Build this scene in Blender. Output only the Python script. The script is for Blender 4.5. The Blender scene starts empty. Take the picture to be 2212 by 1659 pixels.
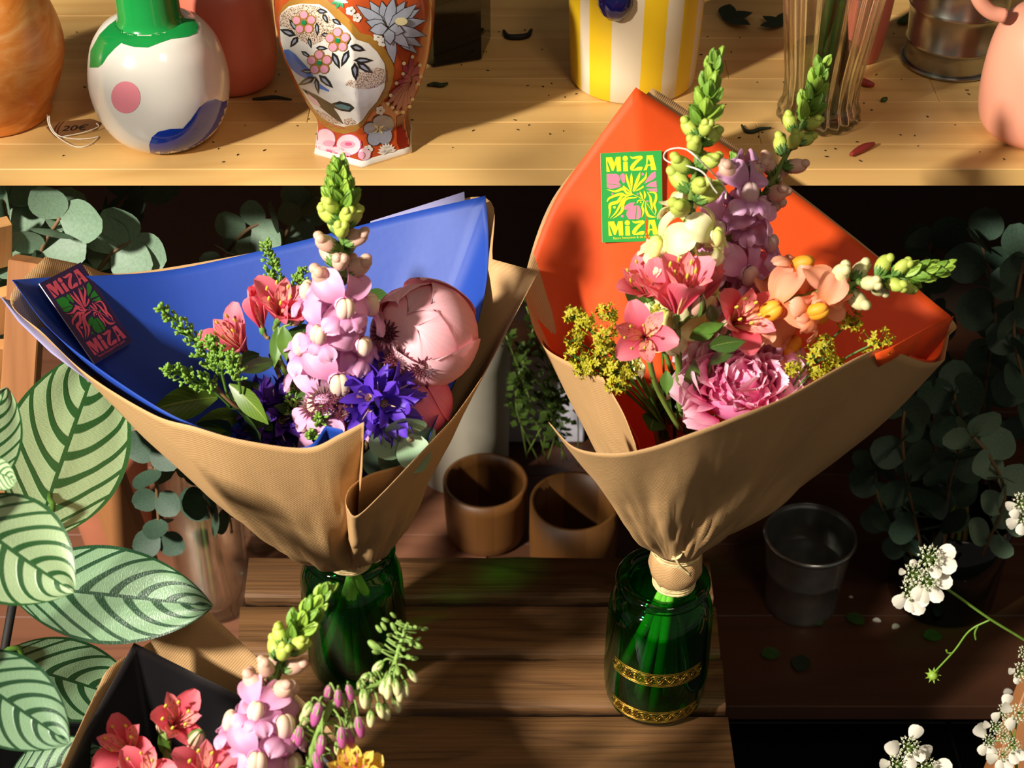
import bpy, random
from math import *
from mathutils import Vector as V, Matrix, noise
from mathutils.bvhtree import BVHTree
from mathutils.geometry import delaunay_2d_cdt
random.seed(11)
SC = bpy.context.scene
COL = SC.collection
R = random.random
def U(a, b): return a + (b - a) * R()

# ---------------------------------------------------------------- camera, world, light, exposure
F = 3400.0; TH = radians(38); CZ = 1.5
FW = V((0, cos(TH), -sin(TH))); UP = V((0, sin(TH), cos(TH))); RT = V((1, 0, 0)); CAM = V((0, 0, CZ))
cd = bpy.data.cameras.new('camera'); cam = bpy.data.objects.new('camera', cd); COL.objects.link(cam)
cam.location = CAM; cam.rotation_euler = (radians(90) - TH, 0, 0)
cd.sensor_width = 36; cd.lens = F / 2212 * 36; cd.clip_start = 0.05
cd.dof.use_dof = True; cd.dof.focus_distance = 1.29; cd.dof.aperture_fstop = 10.0
SC.camera = cam
SC.view_settings.view_transform = 'Standard'; SC.view_settings.look = 'None'
SC.view_settings.gamma = 1; SC.view_settings.use_curve_mapping = False; SC.view_settings.exposure = 0.0
w = bpy.data.worlds.new('world'); SC.world = w; w.use_nodes = True
w.node_tree.nodes['Background'].inputs[0].default_value = (0.9, 0.82, 0.72, 1)
w.node_tree.nodes['Background'].inputs[1].default_value = 0.125
def area(name, loc, tgt, sx, sy, power, col, spread=180):
    l = bpy.data.lights.new(name, 'AREA'); l.shape = 'RECTANGLE'; l.size = sx; l.size_y = sy
    l.energy = power; l.color = col; l.spread = radians(spread)
    o = bpy.data.objects.new(name, l); COL.objects.link(o); o.location = loc
    o.rotation_euler = (V(tgt) - V(loc)).to_track_quat('-Z', 'Y').to_euler(); return o
area('window_light', (-1.75, -0.45, 2.25), (-0.08, 1.02, 0.76), 0.17, 0.22, 29, (1.0, 0.93, 0.82), 75)
area('ceiling_lamp_light', (0.7, -0.5, 2.9), (0.3, 1.0, 0.7), 0.5, 0.5, 9, (1.0, 0.8, 0.58))  # warm fill added to lift the right and the front

def ray(px, py): return FW + RT * ((px - 1106) / F) + UP * ((829.5 - py) / F)
def at(px, py, Y): d = ray(px, py); return CAM + d * (Y / d.y)
def atz(px, py, z): d = ray(px, py); return CAM + d * ((z - CZ) / d.z)
def mpp(p): return (p - CAM).dot(FW) / F

# ---------------------------------------------------------------- scene-graph helpers
W = {}
def put(name, data, mx=None, parent=None, label=None):
    o = bpy.data.objects.new(name, data); COL.objects.link(o)
    mx = mx or Matrix()
    if parent is not None:
        o.parent = parent; o.matrix_basis = W[parent].inverted() @ mx
    else: o.matrix_basis = mx
    W[o] = mx
    if label: o['label'] = label
    return o
def tag(o, label, cat, group=None, kind=None):
    o['label'] = label; o['category'] = cat
    if group: o['group'] = group
    if kind: o['kind'] = kind
    return o
def thing(name, loc, label, cat, group=None):
    return tag(put(name, None, Matrix.Translation(loc)), label, cat, group)
def frame(p, z, xh=None, s=1.0):
    z = V(z).normalized()
    xh = V(xh) if xh is not None else V((0.3, 0.2, 1))
    x = xh - z * xh.dot(z)
    if x.length < 1e-5: x = V((1, 0, 0)) - z * z.x
    x.normalize(); y = z.cross(x)
    m = Matrix((x, y, z)).transposed().to_4x4()
    if s != 1: m = m @ Matrix.Scale(s, 4)
    m.translation = p
    return m
def RZ(a): return Matrix.Rotation(a, 4, 'Z')
def catmull(pts, n=8):
    P = [V(p) for p in pts]; P = [P[0] * 2 - P[1]] + P + [P[-1] * 2 - P[-2]]; out = []
    for i in range(1, len(P) - 2):
        a, b, c, d = P[i - 1:i + 3]
        for k in range(n):
            t = k / n
            out.append(0.5 * ((2 * b) + (c - a) * t + (2 * a - 5 * b + 4 * c - d) * t * t + (3 * b - a - 3 * c + d) * t ** 3))
    out.append(P[-2]); return out

class M:
    def __init__(s): s.v = []; s.f = []; s.m = []; s.uv = []
    def grid(s, rows, mi=0, closed=False, mx=None):
        b = len(s.v); nr = len(rows); nc = len(rows[0])
        for r in rows:
            for p in r: s.v.append(mx @ p if mx else p)
        cc = nc if closed else nc - 1
        for i in range(nr - 1):
            for j in range(cc):
                j2 = (j + 1) % nc
                s.f.append((b + i * nc + j, b + i * nc + j2, b + (i + 1) * nc + j2, b + (i + 1) * nc + j))
                s.m.append(mi)
                u0, u1, v0, v1 = j / cc, (j + 1) / cc, i / (nr - 1), (i + 1) / (nr - 1)
                s.uv.append(((u0, v0), (u1, v0), (u1, v1), (u0, v1)))
        return s
    def ngon(s, pts, mi=0):
        b = len(s.v); s.v += list(pts); s.f.append(tuple(range(b, b + len(pts)))); s.m.append(mi)
        s.uv.append(tuple((0.5, 0.5) for _ in pts)); return s
    def tube(s, pts, r, seg=7, mi=0, mx=None, cap=True):
        pts = [V(p) for p in pts]; n = len(pts)
        rr = r if isinstance(r, (list, tuple)) else [r] * n
        rows = []; x = None
        for i, p in enumerate(pts):
            t = (pts[min(i + 1, n - 1)] - pts[max(i - 1, 0)]).normalized()
            if x is None:
                x = V((0, 0, 1)) if abs(t.z) < 0.9 else V((1, 0, 0))
            x = (x - t * x.dot(t)).normalized(); y = t.cross(x)
            rows.append([p + (x * cos(2 * pi * k / seg) + y * sin(2 * pi * k / seg)) * rr[i] for k in range(seg)])
        if cap: rows = [[pts[0]] * seg] + rows + [[pts[-1]] * seg]
        return s.grid(rows, mi, True, mx)
    def ell(s, c, r, mi=0, seg=10, rings=7, mx=None):
        rows = []
        for i in range(rings + 1):
            a = pi * i / rings
            rows.append([V((c[0] + r[0] * sin(a) * cos(2 * pi * k / seg), c[1] + r[1] * sin(a) * sin(2 * pi * k / seg), c[2] - r[2] * cos(a))) for k in range(seg)])
        return s.grid(rows, mi, True, mx)
    def lathe(s, prof, seg=48, mi=0, rot=0.0, mx=None, mod=None):
        rows = []
        for (r, z) in prof:
            rows.append([V(((r * (mod(2 * pi * k / seg, z) if mod else 1)) * cos(2 * pi * k / seg + rot), (r * (mod(2 * pi * k / seg, z) if mod else 1)) * sin(2 * pi * k / seg + rot), z)) for k in range(seg)])
        return s.grid(rows, mi, True, mx)
    def box(s, a, b, mi=0, mx=None, bev=0.0):
        x0, y0, z0 = a; x1, y1, z1 = b
        if bev:
            e = bev; rows = []
            for (z, i) in ((z0, e), (z0 + e, 0), (z1 - e, 0), (z1, e)):
                rows.append([V((x0 + i + e, y0 + i, z)), V((x1 - i - e, y0 + i, z)), V((x1 - i, y0 + i + e, z)), V((x1 - i, y1 - i - e, z)),
                             V((x1 - i - e, y1 - i, z)), V((x0 + i + e, y1 - i, z)), V((x0 + i, y1 - i - e, z)), V((x0 + i, y0 + i + e, z))])
            if mx: rows = [[mx @ p for p in r] for r in rows]
            s.grid(rows, mi, True); s.ngon(rows[0][::-1], mi); s.ngon(rows[-1], mi); return s
        c = [V((x, y, z)) for z in (z0, z1) for (x, y) in ((x0, y0), (x1, y0), (x1, y1), (x0, y1))]
        if mx: c = [mx @ p for p in c]
        for q in ((3, 2, 1, 0), (4, 5, 6, 7), (0, 1, 5, 4), (1, 2, 6, 5), (2, 3, 7, 6), (3, 0, 4, 7)): s.ngon([c[k] for k in q], mi)
        return s
    def mesh(s, name, mats, smooth=True, shift=None):
        me = bpy.data.meshes.new(name)
        vs = [tuple(p - shift) for p in s.v] if shift else [tuple(p) for p in s.v]
        me.from_pydata(vs, [], s.f)
        for m in (mats if isinstance(mats, (list, tuple)) else [mats]): me.materials.append(m)
        me.polygons.foreach_set('material_index', s.m)
        me.polygons.foreach_set('use_smooth', [smooth] * len(s.f))
        uvl = me.uv_layers.new(name='UVMap')
        flat = []
        for q in s.uv:
            for (a, b) in q: flat += (a, b)
        uvl.data.foreach_set('uv', flat)
        me.update(); return me
    def put(s, name, mats, parent=None, smooth=True, label=None):
        """link as an object whose origin sits at the base centre of the shape"""
        xs = [p.x for p in s.v]; ys = [p.y for p in s.v]; zs = [p.z for p in s.v]
        c = V(((min(xs) + max(xs)) / 2, (min(ys) + max(ys)) / 2, min(zs)))
        return put(name, s.mesh(name, mats, smooth, c), Matrix.Translation(c), parent, label)
    def bvh(s): return BVHTree.FromPolygons([tuple(p) for p in s.v], s.f)

def petal(L, Wd, a0=0.1, a1=1.0, nu=4, nv=5, p=1.0, q=0.5, wb=0.2, cup=0.0, ruf=0.0, rufn=3, fold=0.0, th=0.0):
    """rows of a petal growing along +Z and bending towards +X; half width Wd"""
    pos = V((0, 0, 0)); rows = []; ph = U(0, 6)
    for i in range(nv + 1):
        v = i / nv; a = a0 + (a1 - a0) * v
        if i:
            am = a0 + (a1 - a0) * (i - 0.5) / nv
            pos = pos + V((sin(am), 0, cos(am))) * (L / nv)
        wv = Wd * max(wb * (1 - v), max(0.0, sin(pi * min(1, max(0, v)) ** p)) ** q) if i < nv else Wd * 0.04
        if i == nv: wv = Wd * 0.3 if q <= 0.5 else Wd * 0.04
        nrm = V((cos(a), 0, -sin(a)))
        row = []
        for j in range(nu + 1):
            u = 2 * j / nu - 1
            d = -cup * u * u * wv + fold * abs(u) * wv + ruf * L * sin(rufn * pi * u + ph + 3 * v) * v * (abs(u) * 0.7 + 0.3 * v)
            row.append(pos + V((0, u * wv, 0)) + nrm * d)
        rows.append(row)
    return rows

# ---------------------------------------------------------------- materials
def lin(c):
    c = c if isinstance(c, (tuple, list)) else (c, c, c)
    return tuple((x / 255 / 12.92 if x / 255 <= 0.04045 else ((x / 255 + 0.055) / 1.055) ** 2.4) for x in c[:3]) + (1.0,)
class G:
    def __init__(s, name):
        s.mat = bpy.data.materials.new(name); s.mat.use_nodes = True; s.t = s.mat.node_tree
        s.b = s.t.nodes['Principled BSDF']; s.out = s.t.nodes['Material Output']
    def n(s, typ, **kw):
        nd = s.t.nodes.new('ShaderNode' + typ)
        for k, v in kw.items():
            if hasattr(nd, k): setattr(nd, k, v)
        return nd
    def l(s, a, b): s.t.links.new(a, b)
    def setin(s, sock, v):
        if hasattr(v, 'links'): s.l(v, sock)
        else: sock.default_value = v
    def math(s, op, a, b=0.0, c=0.0):
        nd = s.n('Math', operation=op)
        for i, v in enumerate((a, b, c)): s.setin(nd.inputs[i], v)
        return nd.outputs[0]
    def mix(s, f, a, b, bt='MIX'):
        nd = s.n('MixRGB', blend_type=bt)
        s.setin(nd.inputs[0], f); s.setin(nd.inputs[1], a); s.setin(nd.inputs[2], b); return nd.outputs[0]
    def ramp(s, f, stops, interp='LINEAR'):
        nd = s.n('ValToRGB'); cr = nd.color_ramp; cr.interpolation = interp
        while len(cr.elements) < len(stops): cr.elements.new(0.5)
        for e, (p, c) in zip(cr.elements, stops): e.position = p; e.color = c
        s.setin(nd.inputs[0], f); return nd.outputs[0]
    def obj(s): return s.n('TexCoord').outputs['Object']
    def uv(s):
        sp = s.n('SeparateXYZ'); s.l(s.n('TexCoord').outputs['UV'], sp.inputs[0]); return sp.outputs[0], sp.outputs[1]
    def rnd(s): return s.n('ObjectInfo').outputs['Random']
    def mapn(s, vec, sc, rot=(0, 0, 0), loc=(0, 0, 0)):
        m = s.n('Mapping'); s.l(vec, m.inputs[0]); m.inputs['Scale'].default_value = sc; m.inputs['Rotation'].default_value = rot
        m.inputs['Location'].default_value = loc; return m.outputs[0]
    def noise(s, vec=None, scale=5.0, det=3.0, rough=0.5, dist=0.0):
        nd = s.n('TexNoise')
        if vec is not None: s.l(vec, nd.inputs['Vector'])
        nd.inputs['Scale'].default_value = scale; nd.inputs['Detail'].default_value = det
        nd.inputs['Roughness'].default_value = rough; nd.inputs['Distortion'].default_value = dist
        return nd.outputs['Fac']
    def bump(s, h, strength=0.3, dist=0.001):
        nd = s.n('Bump'); nd.inputs['Strength'].default_value = strength; nd.inputs['Distance'].default_value = dist
        s.setin(nd.inputs['Height'], h); s.l(nd.outputs[0], s.b.inputs['Normal'])
    def fin(s, col=None, rough=0.5, trans=0.0, **kw):
        if col is not None: s.setin(s.b.inputs['Base Color'], col)
        s.setin(s.b.inputs['Roughness'], rough)
        for k, v in kw.items(): s.setin(s.b.inputs[k.replace('_', ' ')], v)
        if trans:
            t = s.n('BsdfTranslucent'); mx = s.n('MixShader'); mx.inputs[0].default_value = trans
            if col is not None: s.setin(t.inputs[0], col)
            s.l(s.b.outputs[0], mx.inputs[1]); s.l(t.outputs[0], mx.inputs[2]); s.l(mx.outputs[0], s.out.inputs[0])
        return s.mat
def plain(name, c, rough=0.5, var=0.12, scale=40, trans=0.0, bump=0.0, **kw):
    g = G(name); co = lin(c); f = g.noise(g.obj(), scale, 3)
    dk = tuple(x * (1 - var) for x in co[:3]) + (1,); lt = tuple(min(1, x * (1 + var)) for x in co[:3]) + (1,)
    col = g.ramp(f, [(0.3, dk), (0.7, lt)])
    if bump: g.bump(f, bump, 0.002)
    return g.fin(col, rough, trans, **kw)
def wood(name, c1, c2, c3, ax=0, rough=0.45, ring=9.0, fine=60.0, knots=0.0, bump=0.15):
    g = G(name); o = g.obj(); r = g.rnd()
    off = g.n('VectorMath', operation='ADD'); g.l(o, off.inputs[0])
    cb = g.n('CombineXYZ'); g.l(g.math('MULTIPLY', r, 7.3), cb.inputs[0]); g.l(g.math('MULTIPLY', r, 3.1), cb.inputs[1]); g.l(g.math('MULTIPLY', r, 5.7), cb.inputs[2])
    g.l(cb.outputs[0], off.inputs[1])
    sc = [1, 1, 1]; sc[ax] = 0.09
    v = g.mapn(off.outputs[0], tuple(sc))
    big = g.noise(v, ring, 2, 0.5, 0.6)
    rings = g.math('PINGPONG', g.math('MULTIPLY', big, 14.0), 1.0)
    fi = g.noise(g.mapn(off.outputs[0], tuple((1 if i != ax else 0.03) for i in range(3))), fine * 4, 3)
    col = g.mix(g.math('MULTIPLY', g.math('POWER', rings, 2.2), 0.75), c1, c2)
    col = g.mix(g.math('MULTIPLY', fi, 0.4), col, c3)
    col = g.mix(g.math('MULTIPLY', r, 0.22), col, c2)
    if knots:
        vo = g.n('TexVoronoi'); g.l(g.mapn(off.outputs[0], tuple((1 if i != ax else 0.55) for i in range(3))), vo.inputs['Vector']); vo.inputs['Scale'].default_value = 7
        k = g.ramp(vo.outputs['Distance'], [(0.03, (1, 1, 1, 1)), (0.14, (0, 0, 0, 1))])
        col = g.mix(g.math('MULTIPLY', k, knots), col, tuple(x * 0.35 for x in c3[:3]) + (1,))
    g.bump(g.math('ADD', g.math('MULTIPLY', rings, 0.4), fi), bump, 0.001)
    return g.fin(col, rough)
def glass(name, c, rough=0.03, ior=1.48, refr=0.0):
    g = G(name); tr = g.n('BsdfTransparent'); gl = g.n('BsdfGlossy'); fr = g.n('Fresnel'); m1 = g.n('MixShader')
    tr.inputs[0].default_value = lin(c); gl.inputs['Roughness'].default_value = rough; fr.inputs[0].default_value = ior
    g.l(g.math('MINIMUM', g.math('MULTIPLY', fr.outputs[0], 1.3), .6), m1.inputs[0]); g.l(tr.outputs[0], m1.inputs[1]); g.l(gl.outputs[0], m1.inputs[2])
    out = m1
    if refr:
        gs = g.n('BsdfGlass'); gs.inputs[0].default_value = lin(c); gs.inputs['IOR'].default_value = ior; gs.inputs['Roughness'].default_value = rough
        out = g.n('MixShader'); out.inputs[0].default_value = refr; g.l(m1.outputs[0], out.inputs[1]); g.l(gs.outputs[0], out.inputs[2])
    g.l(out.outputs[0], g.out.inputs[0]); return g.mat
def petalmat(name, base, mid, tip, rough=0.55, trans=0.25, veins=0.25, streak=None, edge=None):
    g = G(name); u, v = g.uv(); o = g.obj()
    col = g.ramp(v, [(0.0, lin(base)), (0.45, lin(mid)), (0.95, lin(tip))])
    nz = g.noise(o, 60, 2)
    vein = g.math('SINE', g.math('ADD', g.math('MULTIPLY', u, 70.0), g.math('MULTIPLY', nz, 7.0)))
    col = g.mix(g.math('MULTIPLY', g.math('MAXIMUM', vein, 0.0), veins), col, lin(base))
    rv = g.math('ADD', g.math('MULTIPLY', g.rnd(), 0.3), 0.85); cbn = g.n('CombineXYZ')
    for k_ in range(3): g.l(rv, cbn.inputs[k_])
    col = g.mix(1.0, col, cbn.outputs[0], 'MULTIPLY')
    if streak:
        n2 = g.n('TexVoronoi'); n2.inputs['Scale'].default_value = 1.0
        cb = g.n('CombineXYZ'); g.l(g.math('MULTIPLY', u, 11.0), cb.inputs[0]); g.l(g.math('MULTIPLY', v, 5.0), cb.inputs[1]); g.l(cb.outputs[0], n2.inputs['Vector'])
        k = g.math('LESS_THAN', n2.outputs['Distance'], 0.23)
        inb = g.math('MULTIPLY', g.math('GREATER_THAN', v, 0.35), g.math('LESS_THAN', v, 0.88))
        col = g.mix(g.math('MULTIPLY', k, inb), col, lin(streak))
    if edge:
        e = g.math('GREATER_THAN', g.math('ABSOLUTE', g.math('SUBTRACT', u, 0.5)), 0.42)
        col = g.mix(g.math('MULTIPLY', e, 0.6), col, lin(edge))
    return g.fin(col, rough, trans)

MAT = {}
m = MAT
m['pine'] = wood('pine', lin((222, 178, 108)), lin((196, 146, 78)), lin((232, 192, 128)), rough=0.42, bump=0.1)
m['crate'] = wood('crate_wood', lin((122, 84, 50)), lin((56, 34, 20)), lin((154, 112, 66)), rough=0.55, ring=22, fine=70, knots=0.9, bump=1.0)
m['darkwood'] = wood('brown_board', lin((148, 98, 72)), lin((112, 70, 50)), lin((172, 118, 90)), rough=0.5)  # left part of the lower board, sunlight put into the lighter colour
m['darkwood2'] = wood('dark_brown_board', lin((78, 46, 28)), lin((58, 32, 20)), lin((92, 58, 36)), rough=0.5)  # right part of the lower board, shade put into the darker colour
m['legwood'] = wood('leg_wood', lin((170, 112, 66)), lin((126, 78, 42)), lin((190, 130, 82)), ax=2, rough=0.5)
m['stand'] = wood('stand_wood', lin((205, 150, 92)), lin((170, 116, 62)), lin((220, 170, 110)), rough=0.5)
m['wall'] = plain('dark_wall', (46, 40, 34), 0.9, 0.2, 6)
m['tile'] = plain('black_tile', (16, 16, 16), 0.35, 0.2, 12)
m['stem'] = plain('stem_green', (104, 128, 52), 0.5, 0.25, 30)
m['stemb'] = plain('stem_brown', (120, 92, 60), 0.6, 0.25, 30)
m['lime'] = plain('lime_green', (150, 184, 66), 0.5, 0.2, 90, 0.15)
m['green'] = plain('bud_green', (118, 158, 56), 0.5, 0.25, 120, 0.15)
m['calyx'] = plain('calyx_green', (84, 124, 50), 0.55, 0.25, 120)
m['leafd'] = plain('leaf_dark', (58, 88, 34), 0.42, 0.3, 40, 0.15)
m['leafm'] = plain('leaf_mid', (82, 120, 44), 0.42, 0.3, 40, 0.15)
m['raffia'] = plain('raffia', (222, 198, 142), 0.7, 0.25, 200, bump=0.4)
m['string'] = plain('string_white', (236, 226, 206), 0.8, 0.1, 200)
def kraftm(name, c, ribs=900.0, depth=0.25):
    g = G(name); o = g.obj(); f = g.noise(o, 9, 4, 0.6); f2 = g.noise(o, 260, 2)
    cc = lin(c); dk = tuple(x * 0.82 for x in cc[:3]) + (1,)
    col = g.mix(g.math('MULTIPLY', f2, 0.5), g.mix(f, dk, cc), cc)
    wv = g.n('TexWave', bands_direction='DIAGONAL'); g.l(g.mapn(o, (1, 0.2, -1)), wv.inputs['Vector']); wv.inputs['Scale'].default_value = ribs / 6.28; wv.inputs['Distortion'].default_value = 0.3
    h = g.math('ADD', g.math('MULTIPLY', wv.outputs['Fac'], 0.5), g.math('MULTIPLY', g.noise(o, 30, 5, 0.65), 2.0))
    g.bump(h, depth, 0.0012); return g.fin(col, 0.62, 0.12)
m['kraft'] = kraftm('kraft_paper', (202, 160, 108), 1600)
def paperm(name, c, rough=0.5, trans=0.12, bm=0.12):
    g = G(name); o = g.obj(); f = g.noise(o, 14, 4, 0.6); cc = lin(c)
    g.bump(f, bm, 0.006); return g.fin(g.mix(f, tuple(x * 0.88 for x in cc[:3]) + (1,), cc), rough, trans)
m['blue'] = paperm('blue_paper', (28, 68, 164), 0.55)
m['orange'] = paperm('orange_paper', (250, 92, 24), 0.6, 0.22)
m['black'] = paperm('black_paper', (26, 24, 26), 0.38, 0.0)
m['lilac'] = paperm('lilac_paper', (150, 148, 190), 0.6)
m['gglass'] = glass('green_glass', (84, 214, 116), .03)
m['cglass'] = glass('clear_glass', (248, 250, 246), .01, 1.45, .12)
m['dglass'] = glass('dark_green_glass', (84, 116, 70), 0.05)
m['water'] = glass('water', (225, 235, 215), 0.0, 1.33, .2)
m['metal'] = plain('zinc_metal', (168, 168, 162), 0.28, 0.25, 30, Metallic=1.0)
m['gold'] = plain('gold_print', (202, 152, 60), 0.3, 0.25, 60, Metallic=0.9)
# ---------------------------------------------------------------- the setting
ZS = 0.83; ZL = 0.15; ZC = 0.378; YF = 1.15
def structure(mm, name, mat):
    o = mm.put(name, mat, smooth=False); o['kind'] = 'structure'; return o
fl = structure(M().box((-2.2, -0.6, -0.06), (2.2, 2.3, -0.004)), 'floor', plain('grout', (34, 34, 34), 0.9))
for i in range(-5, 5):
    for j in range(6):
        x0 = i * 0.4 + 0.13; y0 = j * 0.4 - 0.35
        M().box((x0 + 0.002, y0 + 0.002, -0.004), (x0 + 0.398, y0 + 0.398, 0.0), bev=0.001).put('tile', m['tile'], fl, False)
structure(M().box((-2.2, 1.93, 0), (2.2, 2.0, 2.4)), 'wall_back', m['wall'])
# shelving unit with glued pine staves on top, a brown board below
sh = thing('shelving_unit', (0, 1.5, 0), 'pale pine shelving unit crossing the picture with a brown lower board', 'shelf')
def board(name, zt, th, y0, y1, mat, rowh, x0=-1.15, x1=1.15, jl=(0.5, 0.9), gap=0.0002, stv='stave'):
    y = y0; first = True
    while y < y1 - 1e-4:
        ye = min(y + rowh * U(0.85, 1.15), y1); x = x0 - (U(0, 0.4) if x0 < -1 else 0)
        while x < x1:
            xe = min(x + U(*jl), x1); xs = max(x, x0)
            if xe > xs + 0.01:
                M().box((xs, y, zt - th), (xe - gap, ye - gap, zt), bev=0.0006).put(stv, mat, sh, False)
            x = xe
        y = ye
board('upper', ZS, 0.0165, YF, 1.80, m['pine'], 0.043)
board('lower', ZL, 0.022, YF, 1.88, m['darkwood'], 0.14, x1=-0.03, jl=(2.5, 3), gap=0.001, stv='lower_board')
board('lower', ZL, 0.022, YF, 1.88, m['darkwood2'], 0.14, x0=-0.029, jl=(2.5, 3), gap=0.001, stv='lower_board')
for x in (-1.2, 1.15):
    M().box((x, YF + 0.02, 0), (x + 0.045, YF + 0.065, 2.0), bev=0.002).put('post', m['pine'], sh, False)
    M().box((x, 1.82, 0), (x + 0.045, 1.865, 2.0), bev=0.002).put('post', m['pine'], sh, False)
M().box((-1.15, 1.885, 0.0), (1.15, 1.9, 0.82)).put('back_panel', plain('brown_back_panel', (52, 34, 22), 0.8), sh, False)
M().box((-1.2, YF + 0.3, ZS - 0.06), (1.195, YF + 0.33, ZS - 0.0175)).put('rail', m['pine'], sh, False)

# crate bench
cr = thing('slatted_crate', (0, 0.98, 0), 'weathered dark brown wooden crate with slatted top carrying both green jars', 'crate')
slats = [((538, 1203), (1531, 1203), (1290, 528, 1541)), ((519, 1309), (1546, 1309), (1414, 512, 1556)), ((508, 1425), (1560, 1425), (1528, 500, 1568)), ((497, 1545), (1572, 1545), (1690, 486, 1592))]
for (l, r_, (yb, xl, xr)) in slats:
    a, b, c, d = atz(*l, ZC), atz(*r_, ZC), atz(xr, yb, ZC), atz(xl, yb, ZC)
    mm = M(); nx = 36; th = 0.014; e = 0.0018; ph = U(0, 9)
    rows = []
    for (t, z) in ((0, -th), (0, -e), (0.02, 0), (0.25, 0), (0.5, 0), (0.75, 0), (0.98, 0), (1, -e), (1, -th), (0, -th)):
        row = []
        for k in range(nx + 1):
            s_ = k / nx; p = a.lerp(b, s_).lerp(d.lerp(c, s_), t); p = V((p.x, p.y, ZC + z))
            wob = noise.noise(V((s_ * 9, t * 2, ph))) * 0.0016; p.y += wob
            if t in (0, 1): p.y += (noise.noise(V((s_ * 40, t * 7, ph)))) * 0.0014
            if 0 < t < 1: p.z += noise.noise(V((s_ * 14, t * 5, ph + 3))) * 0.0009
            row.append(p)
        rows.append(row)
    mm.grid(rows)
    mm.ngon([r[0] for r in rows[:9]]); mm.ngon([r[-1] for r in rows[:9]][::-1])
    mm.put('slat', m['crate'], cr)
ys = [atz(1000, y, ZC).y for y in (1215, 1660)]
for x in (atz(560, 1400, ZC).x, atz(1520, 1400, ZC).x):
    M().box((x - 0.012, ys[1] - 0.01, 0.02), (x + 0.008, ys[0], ZC - 0.0145), bev=0.001).put('end_board', m['crate'], cr, False)
    for y in (ys[1] + 0.012, ys[0] - 0.04):
        M().box((x + (0.009 if x < 0 else -0.047), y, 0), (x + (0.043 if x < 0 else -0.013), y + 0.03, ZC - 0.0145), bev=0.001).put('corner_post', m['crate'], cr, False)
for k in range(3):
    z = 0.05 + k * 0.1
    M().box((atz(560, 1400, ZC).x + 0.01, ys[0] - 0.004, z), (atz(1520, 1400, ZC).x - 0.01, ys[0] + 0.004, z + 0.07), bev=0.001).put('side_slat', m['crate'], cr, False)
xm = (atz(560, 1400, ZC).x + atz(1520, 1400, ZC).x) / 2
M().box((atz(560, 1400, ZC).x, ys[1], 0.03), (atz(1520, 1400, ZC).x, ys[0] - 0.01, 0.045)).put('bottom_board', m['crate'], cr, False)

# ---------------------------------------------------------------- paint: flat print laid on a curved surface
def paint(bvh, polys, step=6.0, lift=0.0003):
    mm = M()
    for poly in polys:
        n = len(poly); P = []
        for i in range(n):
            a = V(poly[i]); b = V(poly[(i + 1) % n]); k = max(1, int((b - a).length / step))
            for j in range(k): P.append(a.lerp(b, j / k))
        edges = [(i, (i + 1) % len(P)) for i in range(len(P))]
        xs = [p.x for p in P]; ys = [p.y for p in P]; pts = [V((p.x, p.y)) for p in P]
        y = min(ys) + step
        while y < max(ys):
            x = min(xs) + step
            while x < max(xs):
                ins = False; j = len(P) - 1
                for i in range(len(P)):
                    if (P[i].y > y) != (P[j].y > y) and x < (P[j].x - P[i].x) * (y - P[i].y) / (P[j].y - P[i].y) + P[i].x: ins = not ins
                    j = i
                if ins: pts.append(V((x, y)))
                x += step
            y += step
        vs, _, fs, *_r = delaunay_2d_cdt(pts, edges, [], 1, 1e-4)
        b0 = len(mm.v); ok = []
        for p in vs:
            d = ray(p.x, p.y).normalized(); h, nr, ix, ds = bvh.ray_cast(CAM, d)
            if h is None:
                ok.append(False); mm.v.append(CAM + d)
            else:
                if nr.dot(d) > 0: nr = -nr
                ok.append(True); mm.v.append(h + nr * lift)
        for f in fs:
            if all(ok[i] for i in f):
                mm.f.append(tuple(b0 + i for i in f)); mm.m.append(0); mm.uv.append(tuple((0.5, 0.5) for _ in f))
    used = sorted({i for f in mm.f for i in f}); remap = {o: k for k, o in enumerate(used)}
    mm.v = [mm.v[i] for i in used]; mm.f = [tuple(remap[i] for i in f) for f in mm.f]
    return mm
def disc(x, y, r, n=20, ry=None): return [(x + r * cos(2 * pi * k / n), y + (ry or r) * sin(2 * pi * k / n)) for k in range(n)]
def ribbon(pts, w0, wm, w1=0.0, n=5):
    P = catmull([V((x, y, 0)) for x, y in pts], n); L = []; Rr = []; N = len(P) - 1
    for i, p in enumerate(P):
        t = (P[min(i + 1, N)] - P[max(i - 1, 0)]).normalized(); nn = V((-t.y, t.x)); s_ = i / N
        wd = (w0 + (wm - w0) * sin(pi * min(s_, .5))) if s_ < .5 else (w1 + (wm - w1) * sin(pi * s_))
        L.append((p.x + nn.x * wd, p.y + nn.y * wd)); Rr.append((p.x - nn.x * wd, p.y - nn.y * wd))
    return L + Rr[::-1]
def scl(polys, f): return [[f(*p) for p in q] for q in polys]

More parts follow.
